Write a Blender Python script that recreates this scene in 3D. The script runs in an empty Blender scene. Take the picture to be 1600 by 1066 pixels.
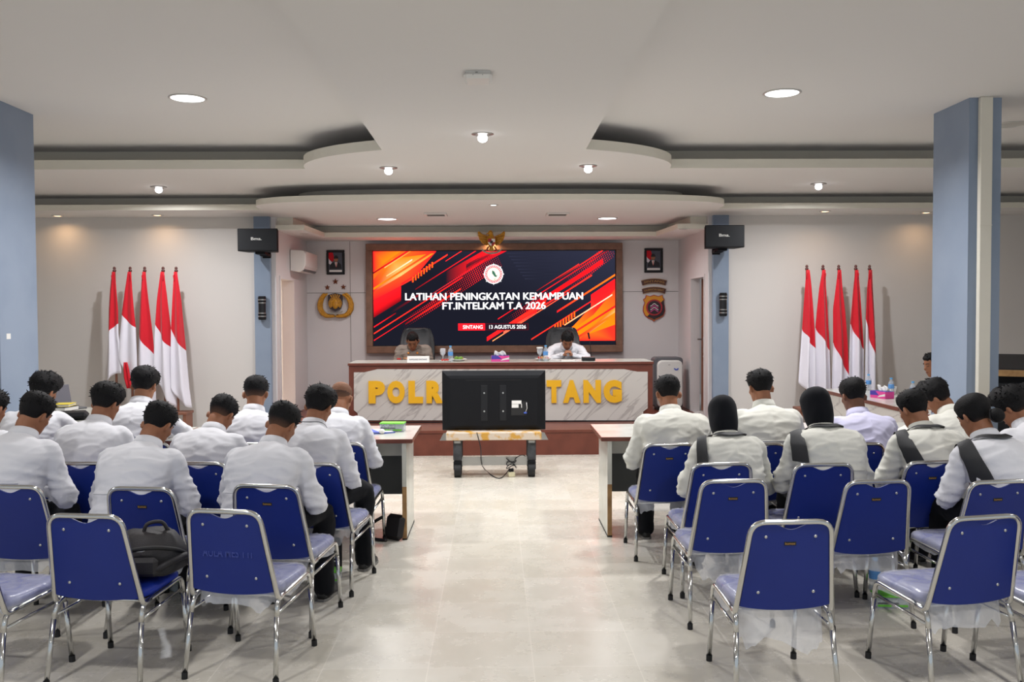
import bpy, math, random
import numpy as np
from mathutils import Vector, Matrix, noise
from mathutils.bvhtree import BVHTree

R = math.radians
random.seed(7)
scene = bpy.context.scene
COL = scene.collection

# ---------------------------------------------------------------- camera
EYE = 1.70
FPX = 1420.0
cam_data = bpy.data.cameras.new('camera')
cam_data.sensor_fit = 'HORIZONTAL'
cam_data.sensor_width = 36.0
cam_data.lens = 36.0 * FPX / 1600.0
cam_data.clip_start = 0.05
cam_data.clip_end = 100
cam = bpy.data.objects.new('camera', cam_data)
COL.objects.link(cam)
CAM_ROT = (Matrix.Rotation(R(-1.05), 3, 'Z') @ Matrix.Rotation(R(90 - 1.82), 3, 'X') @ Matrix.Rotation(R(-0.28), 3, 'Z'))
cam.matrix_world = Matrix.Translation((0, 0, EYE)) @ CAM_ROT.to_4x4()
scene.camera = cam

# ---------------------------------------------------------------- daylight, exposure
world = bpy.data.worlds.new('world')
scene.world = world
world.use_nodes = True
world.node_tree.nodes['Background'].inputs[0].default_value = (0.80, 0.90, 1.0, 1)
world.node_tree.nodes['Background'].inputs[1].default_value = 0.66
vs = scene.view_settings
vs.view_transform = 'Standard'
vs.look = 'None'
vs.gamma = 1.0
vs.use_curve_mapping = False
vs.exposure = 0.14
LAMP = 0.74      # overall strength of the ceiling lamps


def at(px, py, Y):
    """world point seen at a pixel of the 1600x1066 photo, at depth Y"""
    d = CAM_ROT @ Vector(((px - 800.0) / FPX, (533.0 - py) / FPX, -1.0))
    t = Y / d.y
    return Vector((d.x * t, Y, EYE + d.z * t))


def atz(px, py, z):
    """world point seen at a pixel on the horizontal plane z"""
    d = CAM_ROT @ Vector(((px - 800.0) / FPX, (533.0 - py) / FPX, -1.0))
    t = (z - EYE) / d.z
    return Vector((d.x * t, d.y * t, z))


# ---------------------------------------------------------------- materials
def srgb(r, g, b):
    f = lambda c: (c / 12.92) if c <= 0.04045 else ((c + 0.055) / 1.055) ** 2.4
    return (f(r / 255.0), f(g / 255.0), f(b / 255.0), 1.0)


def mat(name, col, rough=0.6, metal=0.0, spec=0.5, bump=None, var=None, emit=None, alpha=None, sheen=None, coat=None):
    """col is an sRGB 0-255 triple. bump = (scale, strength); var = (scale, second colour, lo, hi)"""
    m = bpy.data.materials.new(name)
    m.use_nodes = True
    nt = m.node_tree
    b = nt.nodes['Principled BSDF']
    b.inputs['Base Color'].default_value = srgb(*col)
    b.inputs['Roughness'].default_value = rough
    b.inputs['Metallic'].default_value = metal
    b.inputs['Specular IOR Level'].default_value = spec
    tc = None
    if bump or var:
        tc = nt.nodes.new('ShaderNodeTexCoord')
    if var:
        n = nt.nodes.new('ShaderNodeTexNoise')
        n.inputs['Scale'].default_value = var[0]
        n.inputs['Detail'].default_value = 6
        nt.links.new(tc.outputs['Object'], n.inputs['Vector'])
        r = nt.nodes.new('ShaderNodeValToRGB')
        r.color_ramp.elements[0].position = var[2]
        r.color_ramp.elements[0].color = srgb(*col)
        r.color_ramp.elements[1].position = var[3]
        r.color_ramp.elements[1].color = srgb(*var[1])
        nt.links.new(n.outputs['Fac'], r.inputs['Fac'])
        nt.links.new(r.outputs['Color'], b.inputs['Base Color'])
    if bump:
        n = nt.nodes.new('ShaderNodeTexNoise')
        n.inputs['Scale'].default_value = bump[0]
        n.inputs['Detail'].default_value = 4
        nt.links.new(tc.outputs['Object'], n.inputs['Vector'])
        bp = nt.nodes.new('ShaderNodeBump')
        bp.inputs['Strength'].default_value = bump[1]
        bp.inputs['Distance'].default_value = 0.01
        nt.links.new(n.outputs['Fac'], bp.inputs['Height'])
        nt.links.new(bp.outputs['Normal'], b.inputs['Normal'])
    if emit:
        b.inputs['Emission Color'].default_value = srgb(*emit[0])
        b.inputs['Emission Strength'].default_value = emit[1]
    if sheen:
        b.inputs['Sheen Weight'].default_value = sheen
    if coat:
        b.inputs['Coat Weight'].default_value = coat
    if alpha is not None:
        b.inputs['Alpha'].default_value = alpha
    return m


def nodes_of(m):
    return m.node_tree.nodes, m.node_tree.links, m.node_tree.nodes['Principled BSDF']


M = {}
M['wall'] = mat('wall_paint', (214, 209, 205), 0.75, spec=0.25, bump=(60, 0.03))
M['wall_stage'] = mat('stage_wall_paint', (212, 207, 207), 0.7, spec=0.25, bump=(60, 0.03))
M['ceiling'] = mat('ceiling_paint', (221, 218, 216), 0.85, spec=0.2, bump=(40, 0.02))
M['fascia'] = mat('fascia_paint', (224, 219, 206), 0.8, spec=0.2)
M['recess'] = mat('recess_paint', (236, 228, 212), 0.85, spec=0.2)
M['blue'] = mat('blue_grey_paint', (140, 153, 172), 0.65, spec=0.3, bump=(50, 0.04), var=(2.2, (133, 147, 167), 0.4, 0.65))
M['groove'] = mat('groove_grey', (120, 116, 112), 0.8)
M['white_gloss'] = mat('white_gloss', (225, 224, 220), 0.3)
M['white_plastic'] = mat('white_plastic', (222, 218, 214), 0.38)
M['grey_plastic'] = mat('grey_plastic', (92, 92, 96), 0.45)
M['black_plastic'] = mat('black_plastic', (22, 23, 27), 0.45, spec=0.35)
M['black_matte'] = mat('black_matte', (17, 18, 22), 0.6, spec=0.2, bump=(120, 0.1))
M['chrome'] = mat('chrome', (200, 200, 198), 0.16, 1.0)
M['steel'] = mat('steel', (170, 168, 165), 0.32, 1.0)
M['rubber'] = mat('rubber', (24, 24, 26), 0.7)
M['brown'] = mat('brown_laminate', (114, 59, 44), 0.4, var=(7, (100, 50, 37), 0.35, 0.7))
M['brown_dark'] = mat('brown_edge', (88, 44, 40), 0.4)
M['wood_frame'] = mat('walnut_frame', (128, 92, 72), 0.45, var=(9, (108, 76, 58), 0.35, 0.7))
M['wood_raw'] = mat('raw_wood', (176, 138, 92), 0.7, var=(14, (140, 104, 66), 0.35, 0.7))
M['door_wood'] = mat('door_wood', (142, 92, 72), 0.5, var=(6, (124, 78, 60), 0.35, 0.7))
M['gold'] = mat('gold_paint', (238, 180, 24), 0.38, spec=0.5)
M['gold_relief'] = mat('gold_relief', (208, 150, 30), 0.42, var=(60, (176, 118, 22), 0.4, 0.6), bump=(90, 0.4))
M['bronze'] = mat('bronze', (140, 78, 48), 0.35, 0.6)
M['skin'] = mat('skin', (158, 108, 80), 0.55, spec=0.35, var=(9, (146, 97, 70), 0.35, 0.65), bump=(160, 0.04))
M['skin_dark'] = mat('skin_dark', (122, 80, 60), 0.55, spec=0.35, var=(9, (110, 72, 54), 0.35, 0.65), bump=(160, 0.04))
M['shirt'] = mat('white_shirt', (217, 217, 222), 0.85, spec=0.15, bump=(300, 0.05), sheen=0.2)
M['shirt_cream'] = mat('off_white_shirt', (214, 213, 204), 0.85, spec=0.15, bump=(300, 0.05), sheen=0.2)
M['shirt_lilac'] = mat('lavender_shirt', (202, 200, 226), 0.85, spec=0.15, bump=(300, 0.05), sheen=0.2)
M['trousers'] = mat('black_trousers', (22, 23, 27), 0.85, spec=0.12, bump=(220, 0.12), sheen=0.05)
M['shoe'] = mat('black_shoe', (26, 26, 28), 0.45)
M['sole'] = mat('grey_sole', (120, 118, 114), 0.7)
M['hijab'] = mat('black_hijab', (20, 21, 26), 0.85, spec=0.12, bump=(200, 0.1), sheen=0.08)
M['strap'] = mat('black_scarf', (30, 31, 35), 0.6, bump=(200, 0.1))
M['eye'] = mat('eye_dark', (30, 22, 18), 0.4)
M['lip'] = mat('lip', (128, 74, 62), 0.5)
M['navy'] = mat('chair_blue', (24, 50, 158), 0.5, spec=0.35, bump=(260, 0.08))
M['navy_panel'] = mat('chair_panel_blue', (17, 40, 122), 0.45, spec=0.35, var=(1.6, (15, 35, 110), 0.35, 0.7))
M['screw'] = mat('screw_steel', (196, 196, 194), 0.3, 0.9)
M['red_cloth'] = mat('red_flag_cloth', (206, 28, 44), 0.7, spec=0.2, bump=(260, 0.06), sheen=0.2)
M['white_cloth'] = mat('white_flag_cloth', (232, 228, 238), 0.75, spec=0.2, bump=(260, 0.06), sheen=0.2)
M['leather'] = mat('black_leather', (22, 23, 28), 0.42, bump=(90, 0.15))
M['paper'] = mat('paper', (232, 230, 226), 0.8)
M['print'] = mat('ink', (40, 44, 70), 0.7)
M['pink'] = mat('pink_card', (222, 70, 150), 0.5)
M['violet'] = mat('violet_card', (70, 60, 160), 0.5)
M['green'] = mat('green_plastic', (112, 200, 62), 0.4)
M['folder_blue'] = mat('blue_folder', (70, 96, 190), 0.5)
M['yellow'] = mat('yellow_paper', (228, 206, 70), 0.7)
M['bottle_label'] = mat('bottle_label', (92, 150, 214), 0.45)
M['bottle_cap'] = mat('bottle_cap', (96, 170, 226), 0.4)
M['uniform'] = mat('grey_brown_uniform', (134, 122, 112), 0.8, bump=(260, 0.08))
M['badge_gold'] = mat('badge_gold', (226, 140, 40), 0.5)
M['badge_red'] = mat('badge_red', (200, 44, 40), 0.5)
M['cream'] = mat('cream_plastic', (214, 206, 172), 0.45)
M['food_green'] = mat('leaf_green', (110, 150, 52), 0.6)
M['food_red'] = mat('fruit_red', (190, 60, 50), 0.5)
M['food_tan'] = mat('pastry_tan', (206, 158, 100), 0.6)
M['shield_yellow'] = mat('shield_yellow', (214, 146, 34), 0.45)
M['shield_black'] = mat('shield_black', (44, 28, 34), 0.45)
M['shield_red'] = mat('shield_red', (168, 34, 44), 0.45)
M['sign_brown'] = mat('sign_brown', (78, 44, 40), 0.5)
M['sign_gold'] = mat('sign_gold', (170, 128, 62), 0.45)
M['ribbon_grey'] = mat('ribbon_grey', (150, 144, 132), 0.5)
M['lamp_ring'] = mat('lamp_ring', (206, 204, 200), 0.3, 0.4)
M['vent_dark'] = mat('vent_dark', (110, 106, 102), 0.6)


def glow(name, col, s):
    m = bpy.data.materials.new(name)
    m.use_nodes = True
    nt = m.node_tree
    nt.nodes.clear()
    e = nt.nodes.new('ShaderNodeEmission')
    e.inputs[0].default_value = srgb(*col)
    e.inputs[1].default_value = s
    o = nt.nodes.new('ShaderNodeOutputMaterial')
    nt.links.new(e.outputs[0], o.inputs[0])
    return m


M['lamp_white'] = glow('lamp_white', (250, 250, 255), 6.0)
M['lamp_warm'] = glow('lamp_warm', (255, 214, 170), 4.0)
M['lamp_off'] = mat('lamp_off', (190, 188, 184), 0.3)


def film(name, tint, opacity):
    """thin clear plastic sheet: part see-through, part milky"""
    m = bpy.data.materials.new(name)
    m.use_nodes = True
    nt = m.node_tree
    b = nt.nodes['Principled BSDF']
    b.inputs['Base Color'].default_value = srgb(*tint)
    b.inputs['Roughness'].default_value = 0.22
    tr = nt.nodes.new('ShaderNodeBsdfTransparent')
    mx = nt.nodes.new('ShaderNodeMixShader')
    tc = nt.nodes.new('ShaderNodeTexCoord')
    n = nt.nodes.new('ShaderNodeTexNoise')
    n.inputs['Scale'].default_value = 9
    n.inputs['Detail'].default_value = 5
    n.inputs['Distortion'].default_value = 1.2
    nt.links.new(tc.outputs['Object'], n.inputs['Vector'])
    mr = nt.nodes.new('ShaderNodeMapRange')
    mr.inputs[1].default_value = 0.35
    mr.inputs[2].default_value = 0.65
    mr.inputs[3].default_value = max(0.0, opacity - 0.07)
    mr.inputs[4].default_value = min(1.0, opacity + 0.07)
    nt.links.new(n.outputs['Fac'], mr.inputs[0])
    nt.links.new(mr.outputs[0], mx.inputs[0])
    nt.links.new(tr.outputs[0], mx.inputs[1])
    nt.links.new(b.outputs[0], mx.inputs[2])
    bp = nt.nodes.new('ShaderNodeBump')
    bp.inputs['Strength'].default_value = 0.5
    bp.inputs['Distance'].default_value = 0.01
    nt.links.new(n.outputs['Fac'], bp.inputs['Height'])
    nt.links.new(bp.outputs['Normal'], b.inputs['Normal'])
    nt.links.new(mx.outputs[0], nt.nodes['Material Output'].inputs[0])
    return m


M['film'] = film('clear_plastic_film', (222, 224, 232), 0.42)
M['clear'] = film('clear_bottle_plastic', (214, 224, 232), 0.34)
M['glass'] = film('goblet_glass', (226, 228, 234), 0.32)


def make_marble():
    m = mat('marble', (206, 200, 196), 0.22, spec=0.5)
    N, L, b = nodes_of(m)
    tc = N.new('ShaderNodeTexCoord')
    mp = N.new('ShaderNodeMapping')
    m0 = N.new('ShaderNodeMapping')
    m0.inputs['Rotation'].default_value = (0, R(42), 0)
    L.new(tc.outputs['Object'], m0.inputs[0])
    mp.inputs['Scale'].default_value = (0.55, 1.0, 4.0)
    L.new(m0.outputs[0], mp.inputs[0])
    n = N.new('ShaderNodeTexNoise')
    n.inputs['Scale'].default_value = 1.5
    n.inputs['Detail'].default_value = 7
    n.inputs['Distortion'].default_value = 0.35
    L.new(mp.outputs[0], n.inputs['Vector'])
    a = N.new('ShaderNodeMath'); a.operation = 'SUBTRACT'; a.inputs[1].default_value = 0.5
    L.new(n.outputs['Fac'], a.inputs[0])
    ab = N.new('ShaderNodeMath'); ab.operation = 'ABSOLUTE'
    L.new(a.outputs[0], ab.inputs[0])
    r = N.new('ShaderNodeValToRGB')
    r.color_ramp.elements[0].position = 0.0
    r.color_ramp.elements[0].color = srgb(174, 168, 164)
    r.color_ramp.elements[1].position = 0.026
    r.color_ramp.elements[1].color = srgb(206, 202, 196)
    L.new(ab.outputs[0], r.inputs[0])
    L.new(r.outputs[0], b.inputs['Base Color'])
    return m


M['marble'] = make_marble()


def make_table_white():
    m = mat('white_table_laminate', (206, 206, 198), 0.2, var=(5, (190, 190, 180), 0.4, 0.7))
    return m


M['table_white'] = make_table_white()
M['table_grey'] = mat('grey_modesty_panel', (104, 106, 106), 0.5)


def make_floor():
    m = mat('floor_tiles', (206, 202, 192), 0.16, spec=0.5)
    N, L, b = nodes_of(m)
    tc = N.new('ShaderNodeTexCoord')
    sp = N.new('ShaderNodeSeparateXYZ')
    L.new(tc.outputs['Object'], sp.inputs[0])

    def math_(op, a, c=None, d=None):
        n = N.new('ShaderNodeMath'); n.operation = op
        for i, v in enumerate((a, c, d)):
            if v is None: continue
            if isinstance(v, (int, float)): n.inputs[i].default_value = v
            else: L.new(v, n.inputs[i])
        return n.outputs[0]
    T = 0.504
    ux = math_('DIVIDE', math_('SUBTRACT', sp.outputs[0], 0.678), T)
    uy = math_('DIVIDE', math_('SUBTRACT', sp.outputs[1], 4.30), 0.485)
    fx = math_('ABSOLUTE', math_('SUBTRACT', math_('FRACT', ux), 0.5))
    fy = math_('ABSOLUTE', math_('SUBTRACT', math_('FRACT', uy), 0.5))
    gx = math_('GREATER_THAN', fx, 0.5 - 0.0045)
    gy = math_('GREATER_THAN', fy, 0.5 - 0.0045)
    g = math_('MAXIMUM', gx, gy)
    # each tile a slightly different tone
    cv = N.new('ShaderNodeCombineXYZ')
    L.new(math_('FLOOR', ux), cv.inputs[0]); L.new(math_('FLOOR', uy), cv.inputs[1])
    wn = N.new('ShaderNodeTexWhiteNoise'); wn.noise_dimensions = '3D'
    L.new(cv.outputs[0], wn.inputs['Vector'])
    n = N.new('ShaderNodeTexNoise'); n.inputs['Scale'].default_value = 3.2; n.inputs['Detail'].default_value = 8
    n.inputs['Roughness'].default_value = 0.65
    L.new(tc.outputs['Object'], n.inputs['Vector'])
    fac = math_('ADD', math_('MULTIPLY', wn.outputs['Value'], 0.35), math_('MULTIPLY', n.outputs['Fac'], 0.75))
    r = N.new('ShaderNodeValToRGB')
    r.color_ramp.elements[0].position = 0.3; r.color_ramp.elements[0].color = srgb(196, 190, 176)
    r.color_ramp.elements[1].position = 0.85; r.color_ramp.elements[1].color = srgb(210, 205, 194)
    L.new(fac, r.inputs[0])
    mx = N.new('ShaderNodeMix'); mx.data_type = 'RGBA'
    L.new(g, mx.inputs['Factor']); L.new(r.outputs[0], mx.inputs['A'])
    mx.inputs['B'].default_value = srgb(218, 212, 200)
    L.new(mx.outputs['Result'], b.inputs['Base Color'])
    rr = N.new('ShaderNodeMapRange')
    rr.inputs[1].default_value = 0.3; rr.inputs[2].default_value = 0.75
    rr.inputs[3].default_value = 0.20; rr.inputs[4].default_value = 0.36
    L.new(n.outputs['Fac'], rr.inputs[0])
    L.new(rr.outputs[0], b.inputs['Roughness'])
    return m


M['floor'] = make_floor()


# ---------------------------------------------------------------- mesh builder
def rot_xyz(rx=0, ry=0, rz=0):
    return Matrix.Rotation(rz, 3, 'Z') @ Matrix.Rotation(ry, 3, 'Y') @ Matrix.Rotation(rx, 3, 'X')


class MB:
    """collects shapes and links them as ONE mesh object"""
    def __init__(self):
        self.v = []; self.f = []; self.mi = []; self.sm = []

    def add(self, verts, faces, mi=0, smooth=False):
        o = len(self.v)
        self.v += [tuple(p) for p in verts]
        for f in faces:
            self.f.append(tuple(i + o for i in f)); self.mi.append(mi); self.sm.append(smooth)
        return self

    def box(self, a, b, mi=0, bev=0.0, rot=None, piv=None):
        x0, y0, z0 = [min(p, q) for p, q in zip(a, b)]
        x1, y1, z1 = [max(p, q) for p, q in zip(a, b)]
        if bev <= 0:
            vs_ = [(x0, y0, z0), (x1, y0, z0), (x1, y1, z0), (x0, y1, z0), (x0, y0, z1), (x1, y0, z1), (x1, y1, z1), (x0, y1, z1)]
            fs = [(0, 3, 2, 1), (4, 5, 6, 7), (0, 1, 5, 4), (1, 2, 6, 5), (2, 3, 7, 6), (3, 0, 4, 7)]
        else:
            c = min(bev, (x1 - x0) / 2.01, (y1 - y0) / 2.01, (z1 - z0) / 2.01)
            vs_, idx = [], {}
            for sx in (0, 1):
                for sy in (0, 1):
                    for sz in (0, 1):
                        X, Y, Z = (x0, x1)[sx], (y0, y1)[sy], (z0, z1)[sz]
                        ix, iy, iz = (x0 + c, x1 - c)[sx], (y0 + c, y1 - c)[sy], (z0 + c, z1 - c)[sz]
                        idx[(sx, sy, sz)] = len(vs_)
                        vs_ += [(X, iy, iz), (ix, Y, iz), (ix, iy, Z)]
            g = lambda sx, sy, sz, k: idx[(sx, sy, sz)] + k
            fs = []
            for s in (0, 1):
                q = [g(s, 0, 0, 0), g(s, 1, 0, 0), g(s, 1, 1, 0), g(s, 0, 1, 0)]; fs.append(q if s else q[::-1])
                q = [g(0, s, 0, 1), g(0, s, 1, 1), g(1, s, 1, 1), g(1, s, 0, 1)]; fs.append(q if s else q[::-1])
                q = [g(0, 0, s, 2), g(1, 0, s, 2), g(1, 1, s, 2), g(0, 1, s, 2)]; fs.append(q if s else q[::-1])
            for s in (0, 1):
                for t in (0, 1):
                    q = [g(s, t, 0, 0), g(s, t, 1, 0), g(s, t, 1, 1), g(s, t, 0, 1)]; fs.append(q if s != t else q[::-1])
                    q = [g(s, 0, t, 0), g(s, 0, t, 2), g(s, 1, t, 2), g(s, 1, t, 0)]; fs.append(q if s != t else q[::-1])
                    q = [g(0, s, t, 1), g(1, s, t, 1), g(1, s, t, 2), g(0, s, t, 2)]; fs.append(q if s != t else q[::-1])
                    for u in (0, 1):
                        q = [g(s, t, u, 0), g(s, t, u, 1), g(s, t, u, 2)]
                        fs.append(q if (s + t + u) % 2 else q[::-1])
        if rot is not None:
            p0 = Vector(piv) if piv else Vector(((x0 + x1) / 2, (y0 + y1) / 2, (z0 + z1) / 2))
            vs_ = [p0 + rot @ (Vector(p) - p0) for p in vs_]
        return self.add(vs_, fs, mi, False)

    def loft(self, rings, mi=0, smooth=True, cap=True, closed=True):
        n = len(rings[0]); vs_ = [p for r in rings for p in r]; fs = []
        for i in range(len(rings) - 1):
            for j in range(n if closed else n - 1):
                k = (j + 1) % n
                fs.append((i * n + j, i * n + k, (i + 1) * n + k, (i + 1) * n + j))
        if cap and closed:
            fs.append(tuple(range(n))[::-1]); fs.append(tuple((len(rings) - 1) * n + j for j in range(n)))
        return self.add(vs_, fs, mi, smooth)

    def tube(self, pts, r, n=10, mi=0, closed=False, cap=True):
        pts = [Vector(p) for p in pts]; N_ = len(pts)
        rad = r if isinstance(r, (list, tuple)) else [r] * N_
        rings = []; up = None
        for i, p in enumerate(pts):
            if closed: t = (pts[(i + 1) % N_] - pts[i - 1])
            elif i == 0: t = pts[1] - p
            elif i == N_ - 1: t = p - pts[i - 1]
            else: t = (pts[i + 1] - p).normalized() + (p - pts[i - 1]).normalized()
            t = t.normalized() if t.length > 1e-9 else Vector((0, 0, 1))
            if up is None:
                up = Vector((0, 0, 1)) if abs(t.z) < 0.9 else Vector((0, 1, 0))
            s = t.cross(up)
            if s.length < 1e-6: s = t.orthogonal()
            s.normalize(); up = s.cross(t).normalized()
            rings.append([p + (s * math.cos(a) + up * math.sin(a)) * rad[i] for a in [2 * math.pi * k / n for k in range(n)]])
        if closed: rings.append(rings[0])
        return self.loft(rings, mi, True, cap and not closed)

    def cyl(self, p0, p1, r, n=16, mi=0, r1=None):
        p0, p1 = Vector(p0), Vector(p1); t = (p1 - p0).normalized()
        s = t.orthogonal().normalized(); u = t.cross(s)
        ang = [2 * math.pi * k / n for k in range(n)]
        o = len(self.v)
        R0 = [p0 + (s * math.cos(a) + u * math.sin(a)) * r for a in ang]
        R1 = [p1 + (s * math.cos(a) + u * math.sin(a)) * (r if r1 is None else r1) for a in ang]
        self.loft([R0, R1], mi, True, False)
        self.add(R0, [tuple(range(n))[::-1]], mi); self.add(R1, [tuple(range(n))], mi)
        return self

    def lathe(self, prof, c=(0, 0, 0), n=20, mi=0):
        rings = [[(c[0] + r * math.cos(2 * math.pi * k / n), c[1] + r * math.sin(2 * math.pi * k / n), c[2] + z) for k in range(n)] for r, z in prof]
        return self.loft(rings, mi, True, True)

    def ball(self, c, r, n=12, mi=0, rot=None):
        rr = r if isinstance(r, (tuple, list)) else (r, r, r); rings = []
        for i in range(n // 2 + 1):
            ph = -math.pi / 2 + math.pi * i / (n // 2)
            ph = max(-1.52, min(1.52, ph))
            ring = []
            for k in range(n):
                a = 2 * math.pi * k / n
                p = Vector((rr[0] * math.cos(ph) * math.cos(a), rr[1] * math.cos(ph) * math.sin(a), rr[2] * math.sin(ph)))
                if rot is not None: p = rot @ p
                ring.append(Vector(c) + p)
            rings.append(ring)
        return self.loft(rings, mi, True, True)

    def prism(self, poly, y0, y1, mi=0, axis='Y'):
        """extrude a polygon given in (x, z) along Y from y0 (front) to y1; axis Z: polygon (x, y) from z y0 to y1; X: (y,z)"""
        n = len(poly)
        mk = {'Y': lambda p, t: (p[0], t, p[1]), 'Z': lambda p, t: (p[0], p[1], t), 'X': lambda p, t: (t, p[0], p[1])}[axis]
        vs_ = [mk(p, y0) for p in poly] + [mk(p, y1) for p in poly]
        area = sum(poly[i][0] * poly[(i + 1) % n][1] - poly[(i + 1) % n][0] * poly[i][1] for i in range(n))
        flip = (area > 0) == (axis in ('Z', 'X'))
        fs = [tuple(range(n)), tuple(range(n, 2 * n))[::-1]] + [(i, i + n, (i + 1) % n + n, (i + 1) % n) for i in range(n)]
        if flip: fs = [f[::-1] for f in fs]
        if (y1 < y0): fs = [f[::-1] for f in fs]
        return self.add(vs_, fs, mi)

    def build(self, name, mats, parent=None, loc=None):
        me = bpy.data.meshes.new(name)
        me.from_pydata(self.v, [], self.f)
        mats = mats if isinstance(mats, (list, tuple)) else [mats]
        for m in mats: me.materials.append(m)
        me.polygons.foreach_set('material_index', self.mi)
        me.polygons.foreach_set('use_smooth', self.sm)
        me.update()
        return link(name, me, parent, loc)


def link(name, me, parent=None, loc=None):
    o = bpy.data.objects.new(name, me)
    COL.objects.link(o)
    if parent is not None: o.parent = parent
    if loc is not None: o.location = loc
    return o


def tag(o, label, cat, group=None):
    o['label'] = label; o['category'] = cat
    if group: o['group'] = group
    return o


def thing(name, loc, rz, label, cat, group=None):
    o = bpy.data.objects.new(name, None)
    o.empty_display_size = 0.05
    COL.objects.link(o)
    o.location = loc; o.rotation_euler = (0, 0, rz)
    return tag(o, label, cat, group)


def struct(o):
    o['kind'] = 'structure'
    return o


KIDS = {}


def copy_tree(o, parent=None):
    c = o.copy()
    COL.objects.link(c)
    c.parent = parent
    for ch in list(o.children):
        copy_tree(ch, c)
    return c


def bevel(o, w, seg=2, angle=35):
    b = o.modifiers.new('bevel', 'BEVEL'); b.width = w; b.segments = seg; b.limit_method = 'ANGLE'; b.angle_limit = R(angle)
    return o


def solid(o, t, off=-1):
    s = o.modifiers.new('solid', 'SOLIDIFY'); s.thickness = t; s.offset = off
    return o


def text_mesh(txt, size, depth=0.002, bold=0.0, spacing=1.0, align='CENTER', bev=0.0):
    """flat letters as a mesh facing -Y, centred at the origin"""
    cu = bpy.data.curves.new('lettering', 'FONT')
    cu.body = txt; cu.size = size; cu.extrude = depth / 2; cu.offset = bold * size
    cu.space_character = spacing; cu.align_x = align; cu.align_y = 'CENTER'; cu.bevel_depth = bev
    cu.resolution_u = 4
    o = bpy.data.objects.new('lettering', cu); COL.objects.link(o)
    dg = bpy.context.evaluated_depsgraph_get()
    me = bpy.data.meshes.new_from_object(o.evaluated_get(dg))
    bpy.data.objects.remove(o); bpy.data.curves.remove(cu)
    me.transform(Matrix.Rotation(R(90), 4, 'X'))
    return me


def fit_text(txt, w, h, depth=0.002, bold=0.03, spacing=1.0, bev=0.0):
    """lettering scaled to an exact width and height"""
    me = text_mesh(txt, 1.0, 0.0, bold, spacing)
    a = np.empty(len(me.vertices) * 3); me.vertices.foreach_get('co', a); a = a.reshape(-1, 3)
    lo, hi = a.min(0), a.max(0)
    sx, sz = w / (hi[0] - lo[0]), h / (hi[2] - lo[2])
    bpy.data.meshes.remove(me)
    me = text_mesh(txt, 1.0, 0.2, bold, spacing, bev=bev)
    n = len(me.vertices); a = np.empty(n * 3); me.vertices.foreach_get('co', a); a = a.reshape(-1, 3)
    a[:, 0] = (a[:, 0] - (lo[0] + hi[0]) / 2) * sx
    a[:, 2] = (a[:, 2] - (lo[2] + hi[2]) / 2) * sz
    y = a[:, 1]; a[:, 1] = (y - y.min()) / max(1e-6, y.max() - y.min()) * depth - depth
    me.vertices.foreach_set('co', a.ravel()); me.update()
    return me


def text_obj(name, me, m, parent, loc):
    me.materials.clear(); me.materials.append(m)
    return link(name, me, parent, loc)


def arc(cx, cy, r, a0, a1, n):
    return [(cx + r * math.cos(a0 + (a1 - a0) * i / n), cy + r * math.sin(a0 + (a1 - a0) * i / n)) for i in range(n + 1)]


def smooth_path(pts, k=6):
    """Catmull-Rom through the points"""
    P = [Vector(p) for p in pts]; P = [P[0] * 2 - P[1]] + P + [P[-1] * 2 - P[-2]]
    out = []
    for i in range(1, len(P) - 2):
        for j in range(k):
            t = j / k
            a, b, c, d = P[i - 1], P[i], P[i + 1], P[i + 2]
            out.append(0.5 * ((2 * b) + (c - a) * t + (2 * a - 5 * b + 4 * c - d) * t * t + (3 * b - a - 3 * c + d) * t ** 3))
    out.append(P[-2])
    return out
# ================================================================ THE ROOM
CA, CB, CC = 3.36, 3.12, 2.93           # three ceiling levels
YF, YB = 11.70, 13.60                   # flank walls, stage back wall
XL, XR = -2.80, 2.75                    # stage side walls
PZ, PY = 0.30, 10.75                    # platform height, front edge

struct(MB().box((-8.2, -3.0, -0.1), (8.2, 13.7, 0)).build('floor', M['floor']))
struct(MB().box((-8.2, -3.0, CA), (8.2, 9.75, CA + 0.06)).build('ceiling', M['ceiling']))
struct(MB().box((-0.98, -3.0, CB - 0.002), (0.80, 8.6, CA)).build('trim_1', M['ceiling']))          # the dropped strip over the aisle


def outline_mid(grow):
    a, b, cx, cy = 1.80 + grow, 1.20 + grow, -0.06, 9.03 - grow
    p = [(-8.2, cy), (cx - a, cy)]
    p += [(cx + a * math.cos(t), cy + b * math.sin(t)) for t in [math.pi + math.pi * i / 40 for i in range(1, 40)]]
    return p + [(cx + a, cy), (8.2, cy)]


def outline_low(grow):
    a, b, cx, cy, e = 2.73 + grow, 0.90 + grow * 0.3, -0.04, 10.90 - grow, 2 / 3.6
    p = [(-8.2, cy), (cx - a, cy)]
    for i in range(1, 48):
        t = math.pi + math.pi * i / 48
        c, s = math.cos(t), math.sin(t)
        p.append((cx + a * math.copysign(abs(c) ** e, c), cy - b * abs(s) ** e))
    return p + [(cx + a, cy), (8.2, cy)]


def slab(name, outline, yback, z0, z1, mats):
    """a dropped ceiling: soffit in the first material, the fascia in the second"""
    o = outline + [(8.2, yback), (-8.2, yback)]
    n = len(o)
    b = MB()
    b.add([(x, y, z0) for x, y in o], [tuple(range(n))[::-1]], 0)
    b.add([(x, y, z1) for x, y in o], [tuple(range(n))], 0)
    b.add([(x, y, z) for z in (z0, z1) for x, y in o], [(i, (i + 1) % n, (i + 1) % n + n, i + n) for i in range(n)], 1)
    return struct(b.build(name, mats))


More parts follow.
